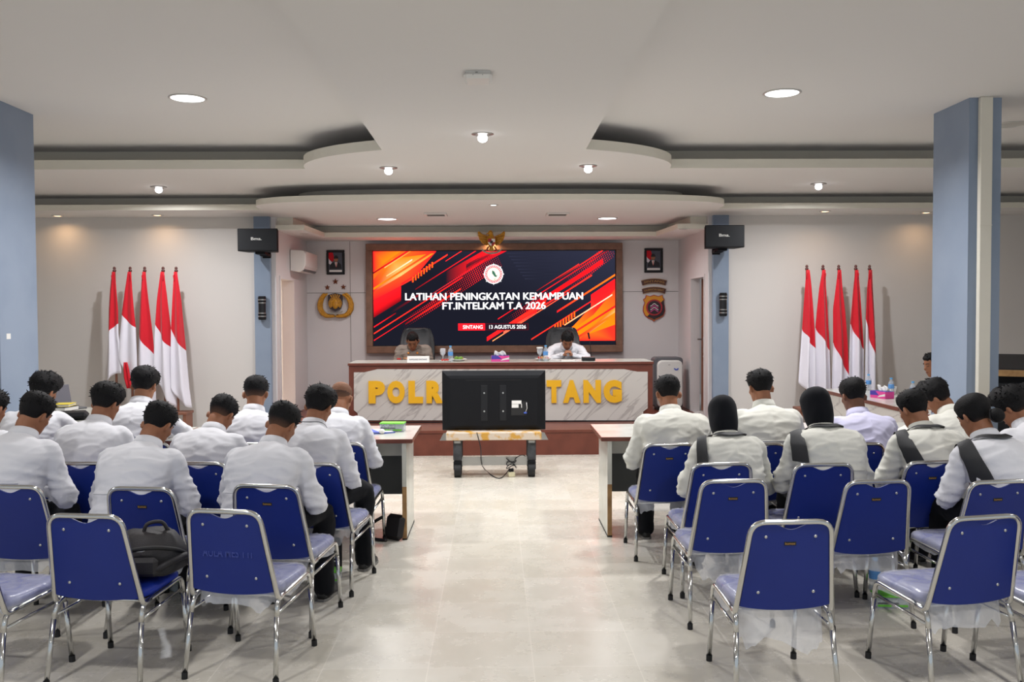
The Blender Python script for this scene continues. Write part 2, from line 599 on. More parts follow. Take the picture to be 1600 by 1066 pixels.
def upstand(name, outline, z0, z1):
    n = len(outline)
    v = [(x, y, z) for z in (z0, z1) for x, y in outline] + [(x, y + 0.05, z) for z in (z0, z1) for x, y in outline]
    f = []
    for i in range(n - 1):
        f += [(i, i + 1, i + 1 + n, i + n), (2 * n + i + 1, 2 * n + i, 3 * n + i, 3 * n + i + 1)]
    return struct(MB().add(v, f, 0).build(name, M['recess']))


slab('ceiling', outline_mid(0), 11.5, CB, CB + 0.09, [M['ceiling'], M['fascia']])
upstand('trim_2', outline_mid(-0.40), CB + 0.085, CA)
slab('ceiling', outline_low(0), 13.7, CC, CC + 0.065, [M['ceiling'], M['fascia']])
upstand('trim_3', outline_low(-0.40), CC + 0.06, CB)

# stage soffit: a U-shaped box under the low ceiling, with a recessed neck above it
SB0, SB1 = 2.765, 2.83
u = [(XL, YF + 0.02), (-2.44, YF + 0.02), (-2.39, 12.85), (2.28, 12.85), (2.36, YF + 0.02), (XR, YF + 0.02), (XR, YB), (XL, YB)]
b = MB()
n = len(u)
b.add([(x, y, SB0) for x, y in u], [tuple(range(n))[::-1]], 0)
b.add([(x, y, SB1) for x, y in u], [tuple(range(n))], 0)
b.add([(x, y, z) for z in (SB0, SB1) for x, y in u], [(i, (i + 1) % n, (i + 1) % n + n, i + n) for i in range(n)], 1)
struct(b.build('trim_4', [M['ceiling'], M['fascia']]))
u2 = [(XL, YF + 0.10), (-2.60, YF + 0.10), (-2.56, 13.05), (2.46, 13.05), (2.54, YF + 0.10), (XR, YF + 0.10), (XR, YB), (XL, YB)]
b = MB()
b.add([(x, y, z) for z in (SB1, CC) for x, y in u2], [(i, (i + 1) % n, (i + 1) % n + n, i + n) for i in range(n)], 0)
struct(b.build('trim_5', M['recess']))

# walls
struct(MB().box((-8.2, YF, 0), (-2.86, YF + 0.15, CC)).build('wall_front_left', M['wall']))
struct(MB().box((2.82, YF, 0), (8.2, YF + 0.15, CC)).build('wall_front_right', M['wall']))
struct(MB().box((-8.2, 2.0, 0), (-8.0, YF, CA)).build('wall_left', M['wall']))
struct(MB().box((8.0, 2.0, 0), (8.2, YF, CA)).build('wall_right', M['wall']))
struct(MB().box((XL - 0.12, YB, 0), (XR + 0.12, YB + 0.1, CC)).build('wall_stage', M['wall_stage']))
for side, x0, x1 in (('left', XL - 0.10, XL), ('right', XR, XR + 0.10)):
    b = MB()
    b.box((x0, YF, 0), (x1, 11.87, CC)); b.box((x0, 12.72, 0), (x1, YB, CC)); b.box((x0, 11.87, 2.19), (x1, 12.72, CC))
    b.box((x0, 11.87, 0), (x1, 12.72, PZ))
    struct(b.build('wall_stage_' + side, M['wall_stage']))
# rooms behind the two stage doors
struct(MB().box((-4.3, YF + 0.15, 0), (-4.2, 15.2, CC)).box((-4.3, 15.2, 0), (XL - 0.12, 15.3, CC)).box((-4.2, YF + 0.15, 0.2), (XL - 0.10, 15.2, PZ)).build('wall_corridor_left', M['wall']))
struct(MB().box((4.1, YF + 0.15, 0), (4.2, 15.2, CC)).box((XR + 0.12, 15.2, 0), (4.2, 15.3, CC)).box((XR + 0.10, YF + 0.15, 0.2), (4.1, 15.2, PZ)).build('wall_corridor_right', M['wall']))
# panel joints on the stage wall
b = MB()
b.box((XL, YB - 0.003, 1.995), (-1.93, YB, 2.003)); b.box((1.89, YB - 0.003, 1.995), (XR, YB, 2.003))
b.box((-2.16, YB - 0.003, PZ), (-2.153, YB, SB0))
struct(b.build('trim_6', M['groove']))
# door linings and leaves
b = MB()
for y in (11.87, 12.68):
    b.box((XL - 0.16, y, PZ), (XL + 0.012, y + 0.04, 2.19))
b.box((XL - 0.16, 11.91, 2.15), (XL + 0.012, 12.68, 2.19))
struct(b.build('trim_7', M['wall_stage']))
d = struct(MB().box((-3.74, 11.86, PZ + 0.01), (-2.96, 11.90, 2.15), bev=0.004).build('door_1', M['door_wood']))
MB().cyl((-3.02, 11.90, 1.30), (-3.02, 11.94, 1.30), 0.012).cyl((-3.02, 11.94, 1.30), (-3.12, 11.94, 1.30), 0.009).build('door_handle', M['steel'], d)
b = MB()
for y in (11.87, 12.68):
    b.box((XR - 0.012, y, PZ), (XR + 0.115, y + 0.04, 2.19))
b.box((XR - 0.012, 11.91, 2.15), (XR + 0.115, 12.68, 2.19))
struct(b.build('trim_8', M['wall_stage']))
d = struct(MB().box((XR + 0.13, 12.62, PZ + 0.01), (XR + 0.93, 12.66, 2.15), bev=0.004).build('door_2', M['door_wood']))
h = MB().box((XR + 0.145, 12.612, 1.12), (XR + 0.165, 12.62, 1.34))
h.cyl((XR + 0.155, 12.62, 1.31), (XR + 0.155, 12.57, 1.31), 0.01).cyl((XR + 0.155, 12.575, 1.31), (XR + 0.06, 12.575, 1.31), 0.009)
h.cyl((XR + 0.155, 12.615, 1.17), (XR + 0.155, 12.60, 1.17), 0.014).cyl((XR + 0.155, 12.615, 1.07), (XR + 0.155, 12.60, 1.07), 0.014)
h.build('door_handle', M['steel'], d)

# blue-grey pilasters beside the stage and the two free columns
struct(MB().box((-3.06, YF - 0.07, 0), (-2.86, YF, CC)).build('pilaster', M['blue']))
struct(MB().box((2.80, YF - 0.07, 0), (3.00, YF, CC)).build('pilaster', M['blue']))
struct(MB().box((-4.09, 7.10, 0), (-3.83, 7.68, CA)).build('column', M['blue']))
c = struct(MB().box((3.72, 7.10, 0), (3.975, 7.68, CA)).build('column', M['blue']))
MB().box((3.787, 7.055, 0), (3.885, 7.10, CA), bev=0.006).box((3.786, 7.05, 2.36), (3.886, 7.06, 2.363)).build('conduit_cover', M['fascia'], c)

# stage platform
b = MB()
b.box((XL, PY, 0), (XR, YB, PZ - 0.03)).box((XL, PY - 0.012, PZ - 0.03), (XR, YB, PZ))
struct(b.build('stage_platform', M['brown']))

# ================================================================ LAMPS
def area(parent, loc, r, power, col, spread=150):
    l = bpy.data.lights.new('lamp_light', 'AREA'); l.shape = 'DISK'; l.size = 2 * r; l.energy = power * LAMP
    l.color = col; l.spread = R(spread)
    o = bpy.data.objects.new('lamp_light', l); COL.objects.link(o); o.parent = parent; o.location = loc
    return o


def big_light(x, y, z, label, power=60, on=True, r=0.13, group='wide round ceiling lights'):
    t = thing('ceiling_light', (x, y, z), 0, label, 'ceiling light', group)
    MB().lathe([(r + 0.004, 0), (r + 0.012, 0), (r + 0.012, -0.006), (r, -0.010), (r - 0.006, -0.006), (r - 0.006, 0)], n=40).build('rim', M['lamp_ring'], t)
    MB().cyl((0, 0, -0.001), (0, 0, -0.004), r - 0.004, 40).build('diffuser', M['lamp_white'] if on else M['lamp_off'], t)
    if on: area(t, (0, 0, -0.012), r, power, (1.0, 0.985, 0.985))
    return t


def bulb_light(x, y, z, label, power=45, group='bare bulb downlights'):
    t = thing('downlight', (x, y, z), 0, label, 'ceiling light', group)
    MB().lathe([(0.058, 0.0), (0.088, 0), (0.088, -0.005), (0.062, -0.012), (0.058, -0.004)], n=32).build('rim', M['steel'], t)
    MB().lathe([(0.012, -0.0), (0.030, -0.008), (0.040, -0.03), (0.036, -0.052), (0.02, -0.066), (0.004, -0.07)], n=24).build('bulb', M['lamp_white'], t)
    area(t, (0, 0, -0.075), 0.035, power, (0.95, 0.97, 1.0), 170)
    return t


def warm_spot(x, y, z, label, power=1.7, r=0.05, group='small warm spotlights over the flags'):
    t = thing('spotlight', (x, y, z), 0, label, 'ceiling light', group)
    MB().lathe([(r, 0.0), (r + 0.02, 0), (r + 0.02, -0.005), (r, -0.009), (r - 0.002, -0.002)], n=28).build('rim', M['lamp_ring'], t)
    MB().cyl((0, 0, -0.001), (0, 0, -0.005), r - 0.002, 28).build('lens', M['lamp_warm'], t)
    area(t, (0, 0, -0.012), r * 0.8, power, (1.0, 0.62, 0.32), 150)
    return t


p = atz(293, 153, CA); big_light(p.x, p.y, CA, 'wide round white light glowing in the upper ceiling, left of the middle strip')
p = atz(1222, 145, CA); big_light(p.x, p.y, CA, 'wide round white light glowing in the upper ceiling, right of the middle strip')
p = atz(1582, 194, CA); big_light(p.x, p.y, CA, 'unlit round lamp in the upper ceiling, half hidden by the right blue column', on=False)
for x, y in ((-2.3, 2.6), (2.1, 2.6), (-5.6, 4.6), (5.4, 4.6), (-2.3, -1.6), (2.1, -1.6)):
    big_light(x, y, CA, 'wide round white light of the row over the back of the hall', 42)
for (px, py, lb) in ((754, 209, 'bright bare bulb downlight in the middle strip of the ceiling, nearest of its three'),
                     (607, 262, 'bright bare bulb downlight below the curved ceiling edge, left of the two'),
                     (919, 259, 'bright bare bulb downlight below the curved ceiling edge, right of the two'),
                     (248, 292, 'bright bare bulb downlight in the ceiling high above the left flags'),
                     (1279, 287, 'bright bare bulb downlight in the ceiling high above the right flags')):
    p = atz(px, py, CB); bulb_light(p.x, p.y, CB, lb)
for (px, py, lb) in ((90, 337, 'small warm spotlight beside the left blue column, close to the wall'),
                     (246, 336, 'small warm spotlight above the red and white flags on the left'),
                     (1289, 330, 'small warm spotlight above the red and white flags on the right'),
                     (1447, 332, 'small warm spotlight beside the right blue column, close to the wall')):
    p = atz(px, py, CC); warm_spot(p.x, p.y, CC, lb)
for (px, py, lb) in ((605, 342, 'flat round white light over the stage, left of the eagle'), (949, 341, 'flat round white light over the stage, right of the eagle')):
    p = atz(px, py, CC); big_light(p.x, p.y, CC, lb, 24, r=0.125, group='round lights over the stage')
p = atz(771, 320, CC)
big_light(p.x, p.y, CC, 'small round white light at the front of the stage ceiling', 10, r=0.045, group='round lights over the stage')
for (px, py, lb) in ((476, 365, 'small unlit spotlight under the stage soffit above the air conditioner'), (1068, 358, 'small unlit spotlight under the stage soffit on the right')):
    p = atz(px, py, SB0)
    t = thing('spotlight', (p.x, p.y, SB0), 0, lb, 'ceiling light', 'unlit soffit spotlights')
    MB().lathe([(0.04, 0.0), (0.06, 0), (0.06, -0.005), (0.04, -0.008), (0.038, -0.002)], n=24).build('rim', M['lamp_ring'], t)
    MB().cyl((0, 0, -0.001), (0, 0, -0.004), 0.039, 24).build('lens', M['lamp_off'], t)
# accent spot behind the eagle
t = thing('spotlight', (-0.05, YB - 0.22, SB0), 0, 'small warm spotlight tucked under the soffit behind the golden eagle', 'ceiling light')
MB().cyl((0, 0, 0), (0, 0, -0.02), 0.04, 20).build('rim', M['lamp_ring'], t)
MB().cyl((0, 0, -0.02), (0, 0, -0.024), 0.03, 20).build('lens', M['lamp_warm'], t)
area(t, (0, 0, -0.03), 0.03, 5, (1.0, 0.66, 0.36), 150)
# lamp of the corridor behind the left stage door
t = thing('ceiling_light', (-3.55, 13.3, CC), 0, 'warm ceiling light of the room behind the left stage door', 'ceiling light')
MB().cyl((0, 0, 0), (0, 0, -0.03), 0.12, 28).build('diffuser', M['lamp_warm'], t)
area(t, (0, 0, -0.04), 0.11, 90, (1.0, 0.84, 0.62))

for (px, py, lb, dx) in ((681, 334.5, 'white slotted air vent in the stage ceiling, left of the small round light', 0), (871, 334, 'white slotted air vent in the stage ceiling, right of the small round light', 0)):
    p = atz(px, py, CC)
    t = thing('air_vent', (p.x, p.y, CC), 0, lb, 'air vent', 'stage ceiling vents')
    f = MB()
    f.box((-0.14, -0.14, -0.02), (0.14, -0.11, 0), bev=0.004).box((-0.14, 0.11, -0.02), (0.14, 0.14, 0), bev=0.004).box((-0.14, -0.11, -0.02), (-0.11, 0.11, 0), bev=0.004).box((0.11, -0.11, -0.02), (0.14, 0.11, 0), bev=0.004)
    f.build('frame', M['white_plastic'], t)
    s = MB().box((-0.11, -0.11, -0.003), (0.11, 0.11, 0))
    for k in range(5): s.box((-0.11, -0.1 + k * 0.045, -0.016), (0.11, -0.092 + k * 0.045, -0.003))
    s.build('slats', M['vent_dark'], t)

p = atz(747, 116, CB)
t = thing('wireless_router', (p.x, p.y, CB), 0, 'white box-shaped wireless router fixed to the middle strip of the ceiling', 'router')
MB().box((-0.085, -0.10, -0.045), (0.085, 0.10, -0.006), bev=0.022).build('housing', M['white_gloss'], t)
MB().box((-0.075, -0.085, -0.008), (0.075, 0.085, 0)).build('mount', M['white_gloss'], t)
MB().box((-0.03, -0.102, -0.03), (-0.026, -0.099, -0.026)).box((0.026, -0.102, -0.03), (0.03, -0.099, -0.026)).box((-0.015, -0.102, -0.016), (0.0, -0.099, -0.012)).build('indicator', M['vent_dark'], t)
# ================================================================ STAGE WALL
# ---- LED screen in its walnut frame
SY = YB - 0.09                                   # face of the display
a0, a1 = at(571, 381, SY - 0.05), at(973, 550, SY - 0.05)
b0, b1 = at(583, 393, SY), at(961, 538, SY)
fx0, fz1, fx1, fz0 = a0.x, a0.z, a1.x, a1.z
dx0, dz1, dx1, dz0 = b0.x, b0.z, b1.x, b1.z
DW, DH = dx1 - dx0, dz1 - dz0
cx, cz = (dx0 + dx1) / 2, (dz0 + dz1) / 2
t = thing('led_screen', (cx, SY, dz0), 0, 'huge lit screen with red and orange stripes on the stage wall', 'screen')
x0, x1, z0, z1 = fx0 - cx, fx1 - cx, fz0 - dz0, fz1 - dz0
w = DW / 2
b = MB()
e = 0.012
b.box((x0, -0.05, DH + e), (x1, 0.088, z1)).box((x0, -0.05, z0), (x1, 0.088, -e)).box((x0, -0.05, -e), (-w - e, 0.088, DH + e)).box((w + e, -0.05, -e), (x1, 0.088, DH + e))
bevel(b.build('frame', M['wood_frame'], t), 0.006)
b = MB()
b.box((-w - e, -0.012, DH), (w + e, 0.06, DH + e)).box((-w - e, -0.012, -e), (w + e, 0.06, 0)).box((-w - e, -0.012, 0), (-w, 0.06, DH)).box((w, -0.012, 0), (w + e, 0.06, DH))
b.build('bezel', M['black_plastic'], t)

# the picture on the display: coloured patches, colours per vertex, all emitting
md = bpy.data.materials.new('display_picture'); md.use_nodes = True
nt = md.node_tree; nt.nodes.clear()
va = nt.nodes.new('ShaderNodeVertexColor'); va.layer_name = 'picture'
em = nt.nodes.new('ShaderNodeEmission'); em.inputs[1].default_value = 2.4
oo = nt.nodes.new('ShaderNodeOutputMaterial')
nt.links.new(va.outputs[0], em.inputs[0]); nt.links.new(em.outputs[0], oo.inputs[0])
pv, pf, pc = [], [], []


def q2(u, v):        # display coordinates 0..1578 x 0..610 (u right, v down) -> metres
    return (u / 1305.0 - 0.5) * DW, (1 - v / 500.0) * DH


def patch(pts, cols, layer):
    o = len(pv)
    for (u, v) in pts:
        u = min(1305, max(0, u)); v = min(500, max(0, v))
        x, z = q2(u, v); pv.append((x, -0.0012 * layer, z))
    pf.append(tuple(range(o, o + len(pts))))
    for c in (cols if isinstance(cols, list) else [cols] * len(pts)): pc.append(c)


BK, RD, OR, YL, DR = srgb(26, 27, 38), srgb(238, 30, 40), srgb(255, 140, 20), srgb(255, 200, 120), srgb(130, 16, 26)
RD2 = srgb(255, 60, 40)
NAVY = srgb(46, 48, 66)
patch([(0, 0), (1305, 0), (1305, 500), (0, 500)], [BK, NAVY, BK, BK], 0)


def stripe(u, v, L, th, c0, c1, layer, slope=0.62):
    """a slanted bar starting bottom-left at (u, v), rising to the right; clipped to the display"""
    poly = [(u, v), (u + L, v - L * slope), (u + L, v - L * slope - th), (u, v - th)]
    cols = [c0, c1, c1, c0]
    # clip against u>=0, u<=1305, v>=0, v<=500
    P = [(p[0], p[1], c) for p, c in zip(poly, cols)]
    for ax, lim, sg in ((0, 0, 1), (0, 1305, -1), (1, 0, 1), (1, 500, -1)):
        out = []
        for i in range(len(P)):
            A, B = P[i], P[(i + 1) % len(P)]
            ia, ib = (A[ax] - lim) * sg >= 0, (B[ax] - lim) * sg >= 0
            if ia: out.append(A)
            if ia != ib:
                k = (lim - A[ax]) / (B[ax] - A[ax])
                out.append((A[0] + (B[0] - A[0]) * k, A[1] + (B[1] - A[1]) * k, tuple(x + (y - x) * k for x, y in zip(A[2], B[2]))))
        P = out
        if len(P) < 3: return
    patch([(p[0], p[1]) for p in P], [p[2] for p in P], layer)


# left upper block
patch([(0, 0), (340, 0), (210, 150), (0, 260)], [OR, RD, RD2, RD], 1)
patch([(0, 150), (100, 40), (330, 10), (150, 130), (0, 215)], [RD2, OR, OR, YL, RD], 2)
patch([(0, 0), (150, 0), (60, 60), (0, 110)], [RD, OR, OR, RD], 3)
stripe(0, 205, 340, 12, OR, RD, 4); stripe(60, 90, 160, 6, YL, OR, 4); stripe(0, 120, 220, 10, DR, RD, 4)
stripe(70, 135, 140, 7, YL, srgb(255, 240, 210), 5)
patch([(0, 262), (148, 185), (148, 262), (0, 352)], [RD, RD, DR, DR], 2)
for k in range(8):
    stripe(208 + k * 15, 165 - k * 11, 8, 30, RD, OR, 4, 0.1)
for (u, v, L, th, c0, c1) in ((150, 178, 250, 8, RD, RD2), (0, 440, 480, 6, RD2, RD), (0, 475, 330, 4, RD, DR), (0, 405, 120, 6, RD, DR),
                              (225, 205, 330, 5, DR, RD), (95, 330, 160, 12, BK, DR), (390, 55, 90, 4, RD, RD2), (170, 390, 300, 7, DR, RD2), (250, 270, 340, 5, srgb(52, 54, 70), RD)):
    stripe(u, v, L, th, c0, c1, 3)
# halftone bands
for (u0, v0, n1, n2, sl) in ((345, 235, 34, 9, 0.63), (150, 400, 30, 5, 0.62), (1000, 200, 30, 8, 0.75), (700, 400, 26, 6, 0.65)):
    for i in range(n1):
        for j in range(n2):
            u, v = u0 + i * 9.5 + j * 4, v0 - i * 9.5 * sl + j * 9 - 30
            if 4 < u < 1300 and 4 < v < 496:
                k = 1 - abs(i / n1 - 0.6) * 1.2
                s = 3.4 * max(0.25, k)
                patch([(u - s, v), (u, v - s), (u + s, v), (u, v + s)], [tuple(a * max(0.3, k) for a in RD[:3]) + (1,)] * 4, 5)
stripe(390, 170, 340, 60, BK, RD, 2, 0.55); stripe(500, 110, 260, 40, BK, srgb(190, 24, 40), 2, 0.5)
# right lower block
patch([(1305, 150), (1305, 480), (960, 480), (1080, 400), (1175, 300), (1175, 235)], [RD, RD2, RD, OR, RD2, RD], 1)
patch([(1305, 205), (1305, 395), (1060, 480), (1010, 470), (1190, 340)], [RD2, OR, OR, OR, OR], 2)
patch([(1305, 300), (1305, 340), (1120, 470), (1090, 470)], [OR, YL, RD2, OR], 3)
stripe(1030, 400, 260, 7, YL, srgb(255, 240, 210), 4)
stripe(1020, 480, 300, 12, RD2, RD, 5); stripe(1085, 480, 230, 14, RD, OR, 4)
for k in range(8):
    stripe(975 + k * 15, 425 - k * 10, 8, 32, RD2, OR, 4, 0.1)
for (u, v, L, th, c0, c1) in ((610, 480, 320, 22, RD, RD2), (640, 482, 420, 5, YL, RD), (760, 395, 420, 8, RD, RD2), (850, 260, 460, 5, RD, DR), (670, 365, 130, 5, RD, DR),
                              (880, 215, 230, 4, DR, RD2), (850, 475, 420, 6, RD2, RD), (700, 445, 180, 16, srgb(255, 120, 90), RD), (1000, 150, 305, 6, DR, RD2), (820, 330, 420, 26, DR, RD), (990, 330, 320, 10, RD, OR)):
    stripe(u, v, L, th, c0, c1, 3)
for k in range(9):     # faint horizontal streaks
    y = 10 + k * 17
    patch([(720 + 12 * k, y), (1010 - 30 * (k % 3), y + 3), (720 + 12 * k, y + 5)], [NAVY, BK, NAVY], 2)
# round emblem: white disc, red ring, cream heart, green bird shape, star points
def disc(u, v, r, col, layer, n=40):
    patch([(u + r * math.cos(2 * math.pi * i / n), v + r * 1.0 * math.sin(2 * math.pi * i / n)) for i in range(n)], col, layer)
W_ = srgb(255, 255, 255)
eu, ev = 648, 123
for k in range(8):
    a = k * math.pi / 4
    patch([(eu + 58 * math.cos(a), ev + 58 * math.sin(a)), (eu + 48 * math.cos(a + .12), ev + 48 * math.sin(a + .12)), (eu + 48 * math.cos(a - .12), ev + 48 * math.sin(a - .12))], W_, 6)
disc(eu, ev, 52, W_, 7); disc(eu, ev, 47, srgb(240, 90, 100), 8); disc(eu, ev, 35, srgb(255, 250, 222), 9)
for k in range(28):
    a = 2 * math.pi * k / 28
    patch([(eu + r * math.cos(a + d), ev + r * math.sin(a + d)) for r, d in ((38, -.05), (38, .05), (45, .045), (45, -.045))], W_, 9)
patch([(eu - 8, ev - 20), (eu + 4, ev - 14), (eu + 14, ev + 8), (eu + 20, ev + 2), (eu + 16, ev + 16), (eu + 6, ev + 14), (eu - 8, ev - 4)], srgb(60, 110, 90), 10)
patch([(eu - 4, ev + 20), (eu + 4, ev + 27), (eu + 14, ev + 20), (eu + 6, ev + 31)], srgb(150, 150, 60), 10)
# caption boxes
patch([(455, 385), (600, 385), (600, 422), (455, 422)], srgb(226, 32, 48), 6)
patch([(600, 385), (835, 385), (835, 422), (600, 422)], srgb(90, 20, 30), 6)
patch([(604, 388), (831, 388), (831, 419), (604, 419)], srgb(40, 26, 38), 7)
me = bpy.data.meshes.new('display'); me.from_pydata(pv, [], pf)
lit = np.array(pc, dtype=np.float32)
lit[:, :3] = np.where(lit[:, :1] > 0.4, lit[:, :3] / np.array([1.0, 2.1, 2.2]), lit[:, :3] / 2.1)
lit[np.array(pc)[:, 2] > 0.55, :3] = np.array(pc)[np.array(pc)[:, 2] > 0.55, :3] / 1.9
ca = me.color_attributes.new('picture', 'FLOAT_COLOR', 'POINT')
ca.data.foreach_set('color', lit.ravel())
me.materials.append(md); me.update()
dsp = link('display', me, t)
M['screen_white'] = glow('screen_white', (255, 255, 255), 1.3)
for txt, u, v, wd, ht in (('LATIHAN PENINGKATAN KEMAMPUAN', 651, 241, 958, 37), ('FT.INTELKAM T.A 2026', 650, 291, 556, 37),
                          ('SINTANG', 534, 404, 106, 19), ('13 AGUSTUS 2026', 722, 404, 198, 19)):
    x, z = q2(u, v)
    me = fit_text(txt, wd / 1305 * DW, ht / 500 * DH, 0.004, 0.0)
    n_ = len(me.vertices); co = np.empty(n_ * 3); me.vertices.foreach_get('co', co); co = co.reshape(-1, 3)
    fs_ = [tuple(p_.vertices) for p_ in me.polygons]
    bb = MB(); em_ = ht / 500 * DH
    for dx_, dz_ in ((-.046, 0), (.046, 0), (0, .026), (0, -.026), (-.023, .013), (.023, -.013), (.023, .013), (-.023, -.013)):      # heavy strokes
        bb.add(co + np.array([dx_ * em_ * (1 if ht > 30 else .5), 0, dz_ * em_]), fs_)
    bb.build('title_text', M['screen_white'], dsp, (x, -0.014, z))
MB().box((-w, 0.004, 0), (w, 0.06, DH)).build('panel', M['black_plastic'], t)

# ---- golden eagle emblem above the screen
p = at(768, 378, 12.74)
t = thing('eagle_emblem', (p.x, 12.78, p.z), 0, 'golden spread-winged eagle emblem fixed above the middle of the screen', 'emblem')
S = 12.74 / FPX / 9.69            # metres per pixel of my enlarged view (9.69x)
g = lambda u, v: ((u - 470) * S, (272 - v) * S)
for sgn in (-1, 1):
    wing = [(415, 180), (330, 150), (285, 105), (262, 118), (268, 175), (288, 235), (320, 280), (358, 310), (400, 325), (418, 300)]
    pts = [g(u if sgn < 0 else 940 - u, v) for u, v in wing]
    b = MB().prism(pts, 0.0, 0.05)
    ob = bevel(b.build('wing', M['gold_relief'], t), 0.008)
    for k in range(5):
        a = wing[3 + k]; c = (412, 200 + 22 * k)
        uu = lambda q: g(q[0] if sgn < 0 else 940 - q[0], q[1])
        A, B = uu(a), uu(c)
        r = MB().tube([(A[0] * .97, -0.004, A[1]), ((A[0] + B[0]) / 2, -0.012, (A[1] + B[1]) / 2 - 0.004), (B[0], -0.006, B[1])], 0.008, 6)
        r.build('feather', M['gold_relief'], ob)
bd = MB().ball((*((g(462, 250)[0], -0.01)), g(462, 250)[1]), (0.055, 0.05, 0.10), 14)
bd.build('body', M['gold_relief'], t)
hx, hz = g(455, 140)
MB().ball((hx, -0.03, hz), (0.034, 0.04, 0.04), 12).loft([[(hx - 0.03, -0.05, hz + 0.01), (hx - 0.03, -0.03, hz + 0.01), (hx - 0.03, -0.03, hz - 0.012), (hx - 0.03, -0.05, hz - 0.012)],
      [(hx - 0.062, -0.046, hz - 0.012), (hx - 0.062, -0.038, hz - 0.012), (hx - 0.062, -0.038, hz - 0.02), (hx - 0.062, -0.046, hz - 0.02)]]).build('head', M['gold_relief'], t)
sh = [g(415, 228), (g(470, 220)[0], g(470, 222)[1]), g(525, 228), g(528, 285), g(510, 320), g(470, 345), g(432, 320), g(412, 285)]
so = MB().prism(sh, -0.075, -0.05).build('shield', M['shield_yellow'], t)
qs = (([g(418, 232), g(469, 228), g(469, 278), g(416, 278)], 'shield_red'), ([g(471, 228), g(522, 232), g(524, 278), g(471, 278)], 'white_gloss'),
      ([g(416, 281), g(469, 281), g(469, 340), g(434, 318)], 'white_gloss'), ([g(471, 281), g(524, 281), g(508, 318), g(471, 340)], 'shield_red'))
for pl, m in qs: MB().prism(pl, -0.079, -0.074).build('shield_quarter', M[m], so)
MB().prism([g(450, 258), g(490, 258), g(492, 300), g(450, 300)], -0.083, -0.078).build('shield_centre', M['shield_black'], so)
MB().prism([g(440, 345), g(490, 345), g(512, 408), g(470, 415), g(425, 408)], -0.03, 0.02).build('tail', M['gold_relief'], t)
for sgn in (-1, 1):
    MB().prism([g(470 + sgn * 30, 330), g(470 + sgn * 62, 345), g(470 + sgn * 90, 400), g(470 + sgn * 72, 408), g(470 + sgn * 45, 370)], -0.045, -0.01).build('leg', M['bronze'], t)
rb = [g(310, 360), g(345, 395), g(400, 425), g(470, 432), g(540, 425), g(598, 395), g(632, 360)]
rb2 = [g(632, 385), g(598, 425), g(540, 450), g(470, 460), g(400, 450), g(345, 425), g(315, 388)]
MB().prism(rb + rb2, -0.065, -0.045).build('ribbon', M['ribbon_grey'], t)

# ---- framed portraits (plain, unrecognisable sitters)
def portrait(px0, py0, px1, py1, label, shift):
    A, B = at(px0, py0, YB - 0.03), at(px1, py1, YB - 0.03)
    w2, h = (B.x - A.x) / 2, A.z - B.z
    t = thing('framed_portrait', ((A.x + B.x) / 2, YB - 0.03, B.z), 0, label, 'picture', 'framed portraits')
    e = 0.034
    f = MB()
    f.box((-w2, 0, 0), (w2, 0.03, e), bev=0.006).box((-w2, 0, h - e), (w2, 0.03, h), bev=0.006).box((-w2, 0, e), (-w2 + e, 0.03, h - e), bev=0.006).box((w2 - e, 0, e), (w2, 0.03, h - e), bev=0.006)
    f.build('frame', M['black_plastic'], t)
    pi = MB().box((-w2 + e, 0.014, e), (w2 - e, 0.028, h - e))
    po = pi.build('picture', M['pic_bg'], t)
    iw, ih = 2 * (w2 - e), h - 2 * e
    P = lambda u, v: (-w2 + e + u * iw, h - e - v * ih)
    layers = [([P(0, 0), P(.30, 0), P(.42, .30), P(.30, .48), P(.05, .36), P(0, .3)], 'red_cloth'), ([P(0, .3), P(.05, .36), P(.24, .5), P(.12, .62), P(0, .55)], 'white_cloth'),
              ([P(.06, .84), P(.10, .62), P(.34 + shift, .50), P(.72 + shift, .50), P(.92, .62), P(.95, .84)], 'suit'),
              ([P(.44 + shift, .50), P(.64 + shift, .50), P(.57 + shift, .74), P(.53 + shift, .74)], 'paper'), ([P(.52 + shift, .52), P(.57 + shift, .52), P(.575 + shift, .74), P(.53 + shift, .74)], 'badge_red')]
    for k, (pl, m) in enumerate(layers):
        MB().prism(pl, 0.0135 - 0.001 * k, 0.0145 - 0.001 * k).build('picture_detail', M[m], po)
    c = P(.54 + shift, .33)
    MB().prism([(c[0] + 0.032 * math.cos(a), c[1] + 0.046 * math.sin(a)) for a in [2 * math.pi * k / 20 for k in range(20)]], 0.0075, 0.0085).build('picture_detail', M['skin'], po)
    MB().prism([(c[0] + 0.034 * math.cos(a), c[1] + 0.004 + 0.048 * math.sin(a)) for a in [math.pi * k / 12 for k in range(13)]], 0.0065, 0.0075).build('picture_detail', M['suit'], po)
    MB().box((-w2 + e + 0.008, 0.012, e + 0.004), (w2 - e - 0.008, 0.014, e + 0.034)).build('caption_strip', M['paper'], t)
M['pic_bg'] = mat('portrait_backdrop', (74, 78, 92), 0.4)
M['suit'] = mat('dark_suit', (30, 31, 38), 0.6)
portrait(509.5, 391, 538.5, 429, 'framed portrait of a man in a suit, left of the big screen', 0)
portrait(1007, 388, 1036, 426, 'framed portrait of a man in a suit, right of the big screen', -0.08)

